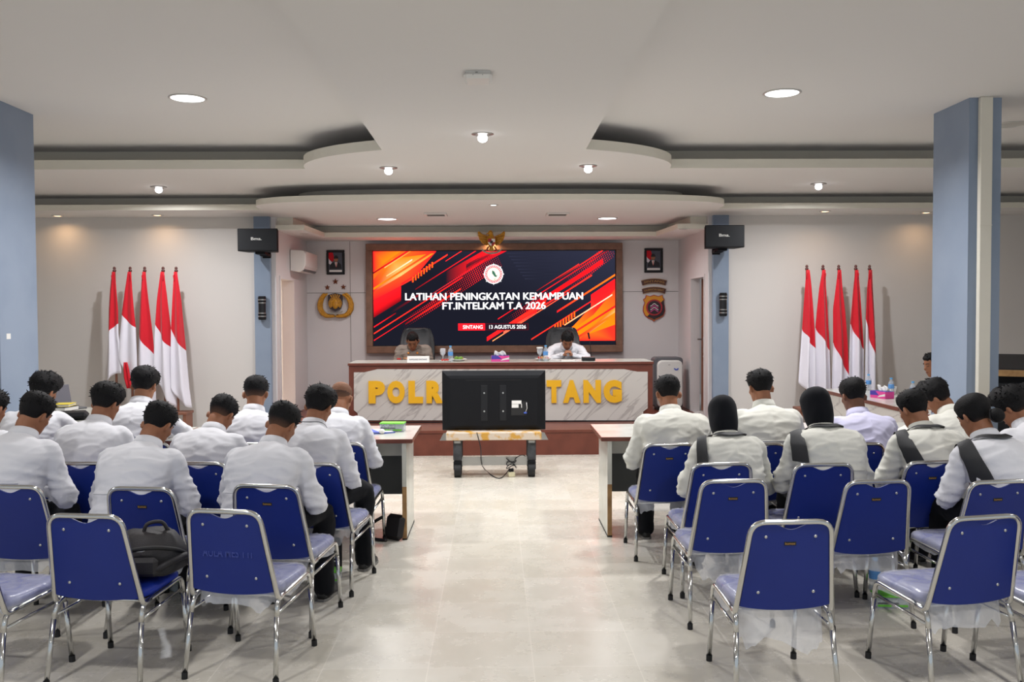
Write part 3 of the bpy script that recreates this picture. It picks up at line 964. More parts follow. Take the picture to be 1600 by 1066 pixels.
# ---- stars and wreath crest left of the screen
def star(px, py, r, label):
    A = at(px, py, YB - 0.02)
    t = MB()
    pts = []
    for k in range(10):
        a = math.pi / 2 + k * math.pi / 5; q = r if k % 2 == 0 else r * 0.42
        pts.append((q * math.cos(a), q * math.sin(a)))
    n = 10
    v = [(x, 0, z) for x, z in pts] + [(0, -0.022, 0)] + [(x, 0.019, z) for x, z in pts]
    f = [(i, (i + 1) % n, n) for i in range(n)] + [(i + n + 1, (i + 1) % n + n + 1, (i + 1) % n, i) for i in range(n)] + [tuple(range(n + 1, 2 * n + 1))]
    o = t.add(v, f).build('star', M['bronze'], None, (A.x, YB - 0.02, A.z))
    tag(o, label, 'star', 'bronze stars over the wreath crest')
star(524, 440, 0.045, 'bronze star, topmost of the three over the wreath crest')
star(511.4, 449.3, 0.042, 'bronze star on the stage wall, lower left of the three over the wreath crest')
star(536.4, 448.7, 0.042, 'bronze star on the stage wall, lower right of the three over the wreath crest')

A = at(524.5, 478, YB - 0.03)
t = thing('wreath_crest', (A.x, YB - 0.03, A.z), 0, 'golden wreath crest with a rayed shield, on the wall left of the screen', 'emblem')
S = 13.57 / FPX / 8.2
g = lambda u, v: ((u - 283) * S, (800 - v) * S)
for sgn, nm in ((-1, 'rice_branch'), (1, 'cotton_branch')):
    ctr = [g(283 + sgn * 8, 925), g(283 + sgn * 60, 932), g(283 + sgn * 120, 925), g(283 + sgn * 165, 895), g(283 + sgn * 195, 840), g(283 + sgn * 198, 780), g(283 + sgn * 178, 715), g(283 + sgn * 140, 665), g(283 + sgn * 105, 650)]
    br = MB().tube([(x, -0.005, z) for x, z in ctr], [0.020, 0.026, 0.034, 0.040, 0.042, 0.042, 0.038, 0.028, 0.012], 8)
    bo = br.build(nm, M['gold_relief'], t)
    for k, q in enumerate(smooth_path([(x, -0.03, z) for x, z in ctr], 4)[2:-2]):
        kb = MB()
        for s2 in (-1, 1):
            if sgn < 0: kb.ball((q[0] + s2 * 0.018, -0.034, q[2]), (0.013, 0.012, 0.022), 8, rot=rot_xyz(0, R(s2 * 28), 0))
            else: kb.ball((q[0] + s2 * 0.02, -0.034, q[2] + 0.006 * s2), (0.020, 0.014, 0.018), 8)
        kb.build('grain' if sgn < 0 else 'boll', M['gold_relief'], bo)
sh = [g(190, 660), g(235, 650), g(283, 640), g(331, 650), g(376, 660), g(374, 780), g(355, 835), g(283, 872), g(211, 835), g(192, 780)]
so = MB().prism(sh, -0.035, -0.005).build('shield', M['shield_black'], t)
for k in range(19):
    a = R(-38 + k * 256 / 18.0) + math.pi * 0
    c = g(283, 770)
    d = Vector((math.cos(a), math.sin(a)))
    L = 0.140 if 50 < math.degrees(a) < 130 else 0.100
    s = Vector((-d.y, d.x)) * 0.0058
    pl = [(c[0] + d.x * 0.03 - s.x, c[1] + d.y * 0.03 - s.y), (c[0] + d.x * L - s.x * 1.4, c[1] + d.y * L - s.y * 1.4), (c[0] + d.x * L + s.x * 1.4, c[1] + d.y * L + s.y * 1.4), (c[0] + d.x * 0.03 + s.x, c[1] + d.y * 0.03 + s.y)]
    MB().prism(pl, -0.042, -0.034).build('ray', M['gold_relief'], so)
MB().ball((g(283, 780)[0], -0.036, g(283, 780)[1]), (0.048, 0.02, 0.07), 16).build('torch', M['gold_relief'], so)
MB().prism([g(185, 862), g(283, 895), g(378, 862), g(372, 884), g(283, 918), g(190, 884)], -0.055, -0.03).build('ribbon', M['ribbon_grey'], t)

# ---- arched name plates and shield right of the screen
def arched_sign(px, py, w, h, sag, txt, label):
    A = at(px, py, YB - 0.025)
    t = thing('arched_sign', (A.x, YB - 0.025, A.z), 0, label, 'sign', 'arched name plates')
    n = 16
    top = [(-w / 2 + w * i / n, h / 2 + sag * (1 - (2 * i / n - 1) ** 2)) for i in range(n + 1)]
    bot = [(x * 0.9, z - h) for x, z in top]
    bo = bevel(MB().prism(top + bot[::-1], 0, 0.022).build('plate', M['sign_brown'], t), 0.004)
    for k, edge in enumerate((top, bot)):
        MB().tube([(x, -0.001, z) for x, z in edge], 0.0035, 6).build('edge_line', M['sign_gold'], t)
    me = fit_text(txt, w * 0.80, h * 0.46, 0.004, 0.012)
    a = np.empty(len(me.vertices) * 3); me.vertices.foreach_get('co', a); a = a.reshape(-1, 3)
    a[:, 2] += sag * (1 - (2 * a[:, 0] / w) ** 2); me.vertices.foreach_set('co', a.ravel())
    text_obj('lettering', me, M['sign_gold'], t, (0, 0, 0))
arched_sign(1022, 442.5, 0.385, 0.070, 0.030, 'SINTANG', 'dark brown arched plate reading SINTANG, upper of the two above the shield')
arched_sign(1022, 455.5, 0.365, 0.070, 0.030, 'KALIMANTAN BARAT', 'dark brown arched plate reading KALIMANTAN BARAT, just above the shield')
A = at(1022, 480, YB - 0.03)
t = thing('wall_shield', (A.x, YB - 0.03, A.z), 0, 'yellow and black shield with red edge on the wall right of the screen', 'emblem')
S = 13.57 / FPX / 8.2
g = lambda u, v, k=1.0: ((u - 303) * S * k, (820 - v) * S * k)
out = [(200, 665), (250, 680), (303, 662), (360, 680), (415, 662), (420, 700), (440, 722), (425, 760), (442, 810), (448, 870), (425, 935), (375, 965), (325, 985), (303, 1008), (281, 985), (230, 965), (185, 930), (160, 870), (164, 810), (182, 765), (162, 722), (190, 700)]
bevel(MB().prism([g(*q) for q in out], 0, 0.028).build('rim', M['shield_red'], t), 0.004)
MB().prism([g(*q, 0.94) for q in out], -0.006, 0.001).build('field', M['shield_yellow'], t)
MB().prism([g(432, 722, .95), g(442, 810, .94), g(446, 870, .94), g(424, 930, .94), g(375, 960, .94), g(325, 978, .94), g(303, 996, .95), g(281, 978, .95), g(235, 962, .94), g(208, 945, .96), g(380, 770)], -0.010, -0.005).build('lower_field', M['shield_black'], t)
cc = g(303, 825)
circ = lambda r: [(cc[0] + r * math.cos(2 * math.pi * k / 36), cc[1] + r * math.sin(2 * math.pi * k / 36)) for k in range(36)]
MB().prism(circ(0.122), -0.016, -0.006).build('ring', M['shield_red'], t)
MB().prism(circ(0.100), -0.020, -0.010).build('disc', M['shield_black'], t)
cl = lambda k: [(cc[0] + x, cc[1] + 0.045 - 0.028 * k + 0.018 * math.cos(x * 55)) for x in [-0.06 + 0.12 * i / 14 for i in range(15)]]
for k in range(4):
    L = cl(k)
    MB().prism(L + [(x, z - 0.011) for x, z in L[::-1]], -0.024, -0.018).build('cloud_band', M['white_gloss' if k % 2 == 0 else 'pink'], t)

# ---- wall air conditioner on the stage's left side wall
z0, z1 = 2.26, 2.57
t = thing('air_conditioner', (XL, 12.90, z0), 0, 'white wall air conditioner on the left side wall of the stage', 'air conditioner')
pr = [(0.005, 0.02), (0.14, 0.0), (0.19, 0.035), (0.215, 0.10), (0.215, 0.25), (0.19, 0.295), (0.005, 0.31)]
b = MB()
n = len(pr)
b.add([(x, y, z) for y in (-0.42, 0.42) for x, z in pr], [tuple(range(n))[::-1] if False else tuple(range(n)), tuple(range(n, 2 * n))[::-1]] + [(i, i + n, (i + 1) % n + n, (i + 1) % n) for i in range(n)])
bevel(b.build('housing', M['white_plastic'], t), 0.012, 3)
MB().box((0.17, -0.40, 0.022), (0.205, 0.40, 0.034), rot=rot_xyz(0, R(-50), 0)).build('louver', M['grey_plastic'], t)
MB().box((0.214, -0.40, 0.075), (0.218, 0.40, 0.28), bev=0.002).build('front_panel', M['white_gloss'], t)

# ---- standing air purifier at the right of the desk
A = at(1047, 634, 12.75)
t = thing('air_cooler', (A.x, 12.80, PZ), 0, 'white standing air cooler with dark grey back, right of the stage desk', 'air cooler')
def rrect(w, h, r, n=6):
    return [(w - r + r * math.cos(a), h - r + r * math.sin(a)) for a in [math.pi / 2 * k / n for k in range(n + 1)]] + [(-w + r - r * math.sin(a), h - r + r * math.cos(a)) for a in [math.pi / 2 * k / n for k in range(n + 1)]] + \
           [(-w + r - r * math.cos(a), r - r * math.sin(a)) for a in [math.pi / 2 * k / n for k in range(n + 1)]] + [(w - r + r * math.sin(a), r - r * math.cos(a)) for a in [math.pi / 2 * k / n for k in range(n + 1)]]
bevel(MB().prism([(x * 1.06 - 0.012, z + 0.03) for x, z in rrect(0.195, 0.72, 0.05)], 0.0, 0.28).build('back_body', M['grey_plastic'], t), 0.015)
bevel(MB().prism([(x, z + 0.035) for x, z in rrect(0.18, 0.675, 0.075)], -0.06, 0.02).build('front_shell', M['white_gloss'], t), 0.02, 3)
MB().box((-0.17, -0.02, 0), (0.17, 0.25, 0.035)).build('base', M['black_plastic'], t)
MB().prism([(0.085 + 0.035 * math.cos(a), 0.60 + 0.032 * math.sin(a)) for a in [math.pi + math.pi * k / 10 for k in range(11)]] + [(0.105, 0.60), (0.085, 0.585), (0.065, 0.60)], -0.063, -0.059).build('badge', M['folder_blue'], t)
MB().box((-0.03, -0.063, 0.645), (0.0, -0.059, 0.65)).build('indicator', M['grey_plastic'], t)

# ================================================================ SPEAKERS, WALL LAMPS
def speaker(px, py, label, rz):
    A = at(px, py, 11.22)
    t = thing('loudspeaker', (A.x, 11.30, A.z - 0.14), rz, label, 'loudspeaker', 'black loudspeakers on the pilasters')
    bevel(MB().prism([(-0.245, -0.13), (0.245, -0.13), (0.19, 0.15), (-0.19, 0.15)], 0, 0.275, axis='Z').build('cabinet', M['black_matte'], t), 0.006)
    bevel(MB().box((-0.238, -0.145, 0.008), (0.238, -0.128, 0.267)).build('grille', M['black_plastic'], t), 0.004)
    text_obj('badge', fit_text('Bma.', 0.13, 0.036, 0.004, 0.014), M['white_gloss'], t, (-0.01, -0.145, 0.15))
    k = MB().box((-0.06, -0.02, -0.03), (0.06, 0.12, -0.002)).box((-0.04, 0.11, -0.035), (0.04, 0.17, -0.002)).box((-0.05, 0.16, -0.04), (0.05, 0.335, -0.01))
    k.box((-0.05, 0.305, -0.06), (0.05, 0.325, 0.20))
    k.build('bracket', M['black_matte'], t)
speaker(404, 375, 'black loudspeaker mounted high on the left blue pilaster', 0.0)
speaker(1131, 369.5, 'black loudspeaker mounted high on the right blue pilaster', 0.0)


def sconce(px, py, label):
    A = at(px, py, YF - 0.12)
    t = thing('wall_lamp', (A.x, YF - 0.12, A.z), 0, label, 'wall lamp', 'black up and down wall lamps')
    MB().cyl((0, 0, -0.15), (0, 0, 0.15), 0.046, 24).build('body', M['black_plastic'], t)
    for z in (-0.125, -0.085, 0.085, 0.125):
        MB().cyl((0, 0, z - 0.012), (0, 0, z + 0.012), 0.050, 24).build('band', M['black_matte'], t)
    for z in (-0.105, 0.105, -0.066, 0.066):
        MB().cyl((0, 0, z - 0.008), (0, 0, z + 0.008), 0.0475, 24).build('chrome_ring', M['steel'], t)
    MB().box((-0.03, 0.03, -0.06), (0.03, 0.05, 0.06)).build('mount', M['black_plastic'], t)
sconce(409.5, 481.5, 'black cylinder wall lamp on the left blue pilaster')
sconce(1130, 476, 'black cylinder wall lamp on the right blue pilaster')

# ================================================================ FLAGS
def flag_cloth(pole, outline, bl, br, zb_l, zb_r, seed):
    """cloth hanging in folds. outline = [(z, x left, x right)] from the top down, relative to the pole; bl, br = height of the red edge on each side"""
    rnd = random.Random(seed)
    nu, nr, nw = 30, 16, 18
    def edges(z):
        for (z0, l0, r0), (z1, l1, r1) in zip(outline, outline[1:]):
            if z <= z0 and z >= z1:
                k = (z0 - z) / max(1e-6, z0 - z1); return l0 + (l1 - l0) * k, r0 + (r1 - r0) * k
        return outline[-1][1:] if z < outline[-1][0] else outline[0][1:]
    zt = outline[0][0]
    ph, ph2 = rnd.uniform(0, 6), rnd.uniform(0, 6)
    nf = rnd.choice((1.1, 1.4, 1.7))
    rows = []
    for j in range(nr + nw + 1):
        row = []
        for i in range(nu + 1):
            u = i / nu
            zb = bl + (br - bl) * (u ** 0.9)
            ze = zb_l + (zb_r - zb_l) * u + 0.05 * math.sin(u * 3.1) * (-1 if zb_l > zb_r else 1)
            z = zt + (zb - zt) * (j / nr) if j <= nr else zb + (ze - zb) * ((j - nr) / nw)
            l, r = edges(z)
            d = min(1.0, (zt - z) / 0.8)
            wv = math.sin(u * math.pi * 2 * nf + ph + 0.4 * z)
            x = l + (r - l) * u + 0.006 * d * math.cos(u * math.pi * 2 * nf + ph2)
            y = -0.030 - 0.032 * d * wv - 0.05 * d * math.sin(u * math.pi)
            row.append((x, y, z))
        rows.append(row)
    b = MB()
    v = [p for r in rows for p in r]; n = nu + 1
    for j in range(nr + nw):
        f = [(j * n + i, (j + 1) * n + i, (j + 1) * n + i + 1, j * n + i + 1) for i in range(nu)]
        for q in f:
            b.f.append(q); b.mi.append(0 if j < nr else 1); b.sm.append(True)
    b.v = v
    o = b.build('cloth', [M['red_cloth'], M['white_cloth']], pole)
    solid(o, 0.004, 0)
    return o


def flags(px_tops, py_top, zoom0, k, outlines, side, labels, zstand):
    YP = 11.30
    for i, (uu, ot, bl, br, zl, zr) in enumerate(outlines):
        x0 = at(zoom0[0] + uu * k, py_top, YP).x
        ztop = at(zoom0[0] + uu * k, py_top, YP).z
        m = k * YP / FPX
        Z = lambda v: ztop - (v - ot[0][0]) * m
        t = thing('flag', (x0, YP, 0), 0, labels[i], 'flag', 'flags standing in the ' + side + ' rack')
        MB().cyl((0, 0, 0.49), (0, 0, ztop + 0.02), 0.014, 10).build('pole', M['door_wood'], t)
        MB().lathe([(0.02, 0), (0.022, 0.02), (0.012, 0.03), (0.02, 0.045), (0.012, 0.06), (0.004, 0.065)], (0, 0, ztop), 12).build('finial', M['brown_dark'], t)
        flag_cloth(t, [(Z(v) , (l - uu) * m, (r - uu) * m) for v, l, r in ot], Z(bl), Z(br), Z(zl), Z(zr), i + (10 if side == 'right' else 0))
        MB().tube([(0.005, -0.03, ztop - 0.01), (0.02 * (1 if i % 2 else -1), -0.045, ztop - 0.05), (0.014 * (1 if i % 2 else -1), -0.04, ztop - 0.11)], 0.006, 6).build('tie', M['red_cloth'], t)


OL = [(123, [(65, 113, 133), (200, 97, 142), (320, 87, 151), (470, 80, 152), (600, 72, 165), (760, 62, 168), (900, 62, 168)], 470, 405, 810, 735),
      (228, [(65, 218, 240), (200, 197, 247), (345, 178, 258), (430, 170, 267), (630, 148, 272), (760, 172, 272), (950, 195, 268)], 345, 432, 640, 860),
      (325, [(65, 315, 336), (200, 303, 347), (470, 284, 376), (610, 276, 385), (760, 270, 388), (960, 266, 388)], 470, 612, 930, 960),
      (447, [(65, 436, 459), (250, 412, 474), (410, 402, 488), (570, 394, 500), (740, 386, 505), (980, 400, 525)], 410, 572, 740, 965),
      (534, [(60, 524, 545), (250, 512, 569), (435, 502, 582), (580, 498, 594), (830, 494, 612), (980, 540, 630)], 435, 582, 835, 960)]
flags(None, 425, (150, 410), 0.2346, OL, 'left',
      ['red and white flag furled on a pole in the left rack, outermost on the left', 'widest red and white flag in the left rack, second from the left',
       'red and white flag on the middle pole of the left rack', 'red and white flag in the left rack, second from the blue pilaster', 'red and white flag in the left rack, nearest the blue pilaster'], 0.49)
OR_ = [(130, [(60, 120, 146), (200, 112, 160), (380, 103, 172), (530, 96, 180), (690, 86, 188), (950, 68, 192), (1070, 90, 190)], 530, 690, 960, 1040),
       (258, [(60, 247, 272), (200, 225, 276), (380, 208, 290), (520, 198, 298), (700, 196, 310), (1050, 192, 322)], 520, 702, 1010, 1020),
       (382, [(60, 370, 395), (200, 355, 404), (370, 336, 424), (650, 340, 446), (900, 332, 458), (1050, 328, 458)], 640, 900, 1020, 1040),
       (518, [(60, 507, 532), (200, 492, 543), (490, 467, 566), (690, 460, 580), (1050, 455, 582)], 490, 692, 1020, 1040),
       (627, [(60, 615, 640), (200, 600, 648), (450, 588, 668), (700, 586, 682), (1050, 584, 686)], 450, 850, 1010, 1040)]
flags(None, 422, (1235, 410), 0.1971, OR_, 'right',
      ['red and white flag in the right rack, nearest the blue pilaster', 'red and white flag in the right rack, second from the blue pilaster',
       'red and white flag on the middle pole of the right rack', 'red and white flag in the right rack, fourth from the blue pilaster', 'narrow red and white flag in the right rack, outermost on the right'], 0.49)


# the low red corner of the widest flag
tf = [o for o in bpy.data.objects if o.name == 'flag.001'][0]
m_ = 0.2346 * 11.30 / FPX; zt_ = at(203.5, 425, 11.30).z
rows_ = [[((l + (r - l) * i / 8 - 228) * m_, -0.075 - 0.012 * math.sin(i * 1.3), zt_ - (v - 65) * m_) for i in range(9)] for v, l, r in ((660, 192, 212), (700, 188, 222), (760, 190, 232), (800, 200, 238), (832, 208, 238))]
b = MB(); b.add([p for r in rows_ for p in r], [(j * 9 + i, (j + 1) * 9 + i, (j + 1) * 9 + i + 1, j * 9 + i + 1) for j in range(4) for i in range(8)], 0, True)
solid(b.build('cloth_corner', M['red_cloth'], tf), 0.004, 0)


def rack(xa, xb, label):
    t = thing('flag_rack', ((xa + xb) / 2, 11.30, 0), 0, label, 'flag stand', 'wooden flag racks')
    w = (xb - xa) / 2
    MB().box((-w, -0.14, 0.46), (w, 0.14, 0.49), bev=0.004).build('top_board', M['door_wood'], t)
    for s in (-1, 1):
        MB().box((s * (w - 0.03) - 0.02, -0.12, 0), (s * (w - 0.03) + 0.02, 0.12, 0.46)).build('side_board', M['door_wood'], t)
    MB().box((-w + 0.05, -0.10, 0.12), (w - 0.05, 0.10, 0.145)).build('lower_board', M['door_wood'], t)
rack(at(172, 642, 11.3).x, at(297, 642, 11.3).x, 'brown wooden rack holding the five flags on the left')
rack(at(1244, 640, 11.3).x, at(1376, 640, 11.3).x, 'brown wooden rack holding the five flags on the right')
# ================================================================ STAGE DESK
DY0, DY1, DTOP = 11.52, 12.20, 1.065
X0, X1 = at(545, 600, DY0).x, at(1020, 600, DY0).x
t = thing('stage_desk', ((X0 + X1) / 2, DY0, PZ), 0, 'long brown and marble stage desk with raised gold letters on its front', 'desk')
w, H = (X1 - X0) / 2, DTOP - PZ
b = MB()
b.box((-w, 0.012, 0), (w, 0.04, H - 0.03)).box((-w, 0.04, 0), (-w + 0.04, DY1 - DY0, H - 0.03)).box((w - 0.04, 0.04, 0), (w, DY1 - DY0, H - 0.03))
b.build('carcass', M['brown'], t)
MB().box((-w - 0.01, -0.012, H - 0.035), (w + 0.01, DY1 - DY0 + 0.01, H - 0.002), bev=0.004).build('desktop', M['brown'], t)
MB().box((-w - 0.006, -0.008, H - 0.002), (w + 0.006, DY1 - DY0 + 0.006, H + 0.001)).build('desktop_surface', M['table_white'], t)
q = [at(px, py, DY0) for px, py in ((553, 582), (569, 582), (590, 577), (975, 577), (996, 581), (1012, 581), (1012, 638), (1005, 643), (1005, 657), (559, 657), (559, 646), (553, 641))]
ox, oy = t.location.x, t.location.z
MB().prism([(p.x - ox, p.z - PZ) for p in q], -0.004, 0.014).build('marble_front', M['marble'], t)
MB().box((q[9].x - ox, -0.006, 0.0), (q[8].x - ox, 0.012, 0.012)).build('toe_strip', M['black_plastic'], t)
for ch, xa, xb in (('P', 575.7, 601.7), ('O', 605, 632.6), ('L', 638, 661), ('R', 666, 693), ('E', 698, 719), ('S', 723, 747), ('S', 767, 791), ('I', 797, 805), ('N', 811, 838),
                   ('T', 854, 877), ('A', 879.6, 907), ('N', 911.5, 939), ('G', 943, 971.6)):
    yt, yb = 595.5 - (xa - 575) * 0.004, 630.5 - (xa - 575) * 0.003
    A, B = at(xa, yt, DY0 - 0.03), at(xb, yb, DY0 - 0.03)
    me = fit_text(ch, B.x - A.x, A.z - B.z, 0.035, 0.075 if ch != 'I' else 0.04)
    o = text_obj('letter', me, M['gold'], t, ((A.x + B.x) / 2 - ox, -0.004, (A.z + B.z) / 2 - PZ))

# ================================================================ OFFICE CHAIRS BEHIND THE DESK
def office_chair(px, Y, label, rz):
    A = at(px, 540, Y)
    t = thing('office_chair', (A.x, Y, PZ), rz, label, 'chair', 'black leather chairs behind the stage desk')
    # the chair faces -Y (the audience)
    pr = []
    b = MB(); rows = []
    for i in range(13):
        k = i / 12; z = 0.50 + 0.64 * k
        hw = 0.235 + 0.02 * math.sin(k * math.pi) - 0.06 * max(0, k - 0.82) ** 1 * 3
        y = 0.20 + 0.10 * k + 0.02 * math.cos(k * 7)
        th = 0.055 - 0.02 * k
        ring = []
        for j in range(20):
            a = 2 * math.pi * j / 20
            cx_, sy_ = math.cos(a), math.sin(a)
            ring.append((hw * math.copysign(abs(cx_) ** 0.45, cx_), y + th * math.copysign(abs(sy_) ** 0.6, sy_) - 0.012 * math.cos(4 * math.pi * (math.cos(a))), z))
        rows.append(ring)
    top = rows[-1]
    rows.append([(x * 0.9, y, z + 0.025) for x, y, z in top]); rows.append([(x * 0.6, 0.30 + (y - 0.30) * 0.4, z + 0.04) for x, y, z in top])
    b.loft(rows); b.build('backrest', M['leather'], t)
    MB().box((-0.25, -0.27, 0.43), (0.25, 0.22, 0.53), bev=0.04).build('seat', M['leather'], t)
    for s in (-1, 1):
        ar = MB().tube([(s * 0.27, 0.18, 0.50), (s * 0.30, 0.16, 0.66), (s * 0.30, 0.0, 0.70), (s * 0.30, -0.16, 0.69), (s * 0.28, -0.18, 0.55), (s * 0.25, -0.14, 0.48)], 0.02, 8)
        ar.box((s * 0.30 - 0.03, -0.16, 0.695), (s * 0.30 + 0.03, 0.10, 0.72), bev=0.01)
        ar.build('armrest', M['black_plastic'], t)
    MB().cyl((0, 0, 0.10), (0, 0, 0.43), 0.035).build('gas_column', M['black_plastic'], t)
    s_ = MB()
    for k in range(5):
        a = R(90 + 72 * k); s_.tube([(0, 0, 0.11), (0.30 * math.cos(a), 0.30 * math.sin(a), 0.075)], [0.03, 0.018], 8)
    s_.build('star_base', M['black_plastic'], t)
    for k in range(5):
        a = R(90 + 72 * k); x, y = 0.30 * math.cos(a), 0.30 * math.sin(a)
        MB().cyl((x - 0.018, y, 0.03), (x + 0.018, y, 0.03), 0.03, 12).build('caster', M['black_plastic'], t)
office_chair(651.5, 12.98, 'black leather office chair behind the desk, holding the man in grey uniform', R(4))
office_chair(880, 12.98, 'black leather office chair behind the desk, holding the man in white', R(-3))

# ================================================================ TELEVISION ON ITS CART
TY = 9.42
A, B = at(690.5, 579.5, TY), at(852.5, 672.5, TY)
cxx = (A.x + B.x) / 2
zc = 0.475
t = thing('tv_cart', (cxx, TY, 0), 0, 'worn wheeled cart with peeling yellow board carrying the television', 'cart')
w = (B.x - A.x) / 2
MB().box((-w + 0.045, -0.16, zc - 0.085), (w - 0.05, 0.20, zc - 0.005), bev=0.006).build('top_board', M['yellow_board'] if 'yellow_board' in M else mat('peeling_yellow_board', (200, 150, 60), 0.6, var=(9, (206, 190, 172), 0.40, 0.50)), t)
for s in (-1, 1):
    MB().prism([(s * (w - 0.055), zc - 0.005), (s * (w - 0.02), zc - 0.01), (s * (w + 0.02), zc - 0.085), (s * (w - 0.055), zc - 0.085)], -0.15, -0.145).build('corner_bracket', M['steel'], t)
    x = at(715.5 if s < 0 else 830, 700, TY).x - cxx
    lo = MB().box((x - 0.045, -0.11, 0.17), (x + 0.045, -0.02, zc - 0.085), bev=0.012).build('leg', M['rubber_grey'] if 'rubber_grey' in M else mat('dark_grey_sleeve', (48, 50, 54), 0.65, var=(14, (66, 68, 72), 0.45, 0.6)), t)
    MB().box((x - 0.04, -0.115, zc - 0.13), (x + 0.04, -0.02, zc - 0.086), bev=0.012).build('leg_cap', M['steel'], lo)
    MB().box((x - 0.045, 0.10, 0.17), (x + 0.045, 0.18, zc - 0.085), bev=0.012).build('leg', M['black_matte'], t)
    for y in (-0.07, 0.13):
        wl = MB().cyl((x - 0.035, y, 0.075), (x + 0.035, y, 0.075), 0.074, 24).build('wheel', M['rubber'], t)
        MB().box((x - 0.043, y - 0.045, 0.07), (x + 0.043, y + 0.045, 0.172), bev=0.012).build('wheel_fork', M['black_matte'], wl)
MB().box((-w + 0.13, -0.05, 0.115), (w - 0.13, -0.04, 0.205)).build('cross_plate', M['steel'], t)
MB().box((-w + 0.13, -0.04, 0.115), (w - 0.13, 0.16, 0.125)).build('lower_shelf', M['steel'], t)

t = thing('television', (cxx, TY, zc), 0, 'large flat television seen from behind, standing on the worn cart', 'television')
H = A.z - zc
b = MB().box((-w, 0.0, 0.0), (w, 0.028, H), bev=0.006)
bevel(b.build('screen_panel', M['black_plastic'], t), 0.002)
n = 12
def bulge(u0, v0, u1, v1, y): return [(u0, y, v0), (u1, y, v0), (u1, y, v1), (u0, y, v1)]
rc = MB().loft([bulge(-w + 0.008, 0.008, w - 0.008, H - 0.008, 0.0), bulge(-w + 0.05, 0.03, w - 0.05, H - 0.05, -0.028), bulge(-w + 0.085, 0.05, w - 0.085, H - 0.08, -0.034)], smooth=False)
rc.build('rear_cover', M['black_matte'], t)
for x in (-0.10, 0.095):
    MB().box((x - 0.035, -0.037, 0.10), (x + 0.035, -0.033, 0.47), bev=0.002).build('mount_channel', M['black_plastic'], t)
    for z in (0.20, 0.39):
        MB().cyl((x - 0.006 + 0.006, -0.034, z), (x, -0.043, z), 0.009, 14).build('mount_screw', M['screw'], t)
MB().box((-0.29, -0.036, 0.52), (0.29, -0.033, 0.525)).build('vent_line', M['rubber'], t)
MB().box((0.18, -0.0365, 0.155), (0.34, -0.034, 0.30)).build('socket_recess', M['rubber'], t)
MB().box((0.185, -0.0385, 0.275), (0.285, -0.036, 0.31)).build('sticker', M['paper'], t)
MB().box((0.185, -0.039, 0.235), (0.255, -0.036, 0.272)).build('sticker', M['paper'], t)
MB().box((0.283, -0.039, 0.235), (0.29, -0.036, 0.275)).build('sticker', M['paper'], t)
MB().box((0.31, -0.05, 0.175), (0.34, -0.036, 0.19)).build('plug', M['folder_blue'], t)
MB().tube([(0.325, -0.045, 0.185), (0.343, -0.05, 0.23), (0.338, -0.045, 0.29)], 0.003, 6).build('lead', M['white_gloss'], t)
pc0 = atz(799, 745, 0.0)
t = thing('power_strip', (pc0.x, pc0.y, 0), R(12), 'cream power strip with plugs lying on the floor under the television', 'power strip')
MB().box((-0.035, -0.03, 0), (0.035, 0.03, 0.05), bev=0.006).build('housing', M['cream'], t)
for x, y in ((-0.014, 0), (0.014, 0.01)):
    MB().box((x - 0.012, y - 0.014, 0.05), (x + 0.012, y + 0.014, 0.085), bev=0.004).build('plug', M['black_plastic'], t)
P = [at(745, 676, TY - 0.19), at(751, 700, TY - 0.2), at(752, 722, TY - 0.2)] + [atz(757, 733, 0.01), atz(770, 744, 0.006), atz(781, 747.5, 0.006), atz(790, 741, 0.02), Vector((pc0.x - 0.02, pc0.y - 0.03, 0.09))]
tag(MB().tube(smooth_path(P), 0.005, 6).build('power_cable', M['rubber']), 'long black cable hanging from the television down to the power strip', 'cable')
P = []
for k in range(26):
    a = k * 0.75
    P.append((pc0.x + 0.0 + 0.05 * math.cos(a), pc0.y - 0.02 + 0.03 * math.sin(a), 0.09 + 0.004 * k + 0.02 * math.sin(a * 1.7)))
P += [(pc0.x + 0.12, pc0.y + 0.02, 0.22), (pc0.x + 0.22, pc0.y + 0.08, 0.16), (pc0.x + 0.26, pc0.y + 0.15, 0.15)]
tag(MB().tube(smooth_path(P, 4), 0.0045, 6).build('power_cable', M['rubber']), 'black cable bundled in loops above the power strip', 'cable')

# ================================================================ TABLES
TZ = 0.76


def long_table(xa, xb, ya, yb, label, z=TZ, group='white tables in front of the first row', modesty=True, sides=(True, True), name='table'):
    t = thing(name, ((xa + xb) / 2, ya, 0), 0, label, 'table', group)
    w, d = (xb - xa) / 2, yb - ya
    MB().box((-w, 0, z - 0.032), (w, d, z - 0.001), bev=0.003).build('edge_band', M['brown'], t)
    MB().box((-w + 0.003, 0.003, z - 0.001), (w - 0.003, d - 0.003, z)).build('tabletop', M['table_white'], t)
    for s, on in zip((-1, 1), sides):
        x = s * (w - 0.065)
        p = MB().box((x - 0.016, 0.03, 0.012), (x + 0.016, d - 0.20, z - 0.032)).build('side_panel', M['table_white'], t)
        MB().box((x - 0.0165, 0.018, 0.012), (x + 0.0165, 0.03, 0.40)).build('bare_edge', M['wood_raw'], p)
        MB().box((x - 0.0165, 0.018, 0.40), (x + 0.0165, 0.03, z - 0.032)).build('edge_strip', M['table_white'], p)
        MB().box((x - 0.018, 0.02, 0), (x + 0.018, d - 0.19, 0.012)).build('foot_strip', M['rubber'], p)
    MB().box((-w + 0.08, 0.17, z - 0.15), (w - 0.08, 0.186, z - 0.032)).build('apron', M['table_white'], t)
    if modesty:
        MB().box((-w + 0.08, min(0.40, d - 0.15), 0.27), (w - 0.08, min(0.40, d - 0.15) + 0.015, z - 0.032)).build('modesty_panel', M['table_grey'], t)
    return t


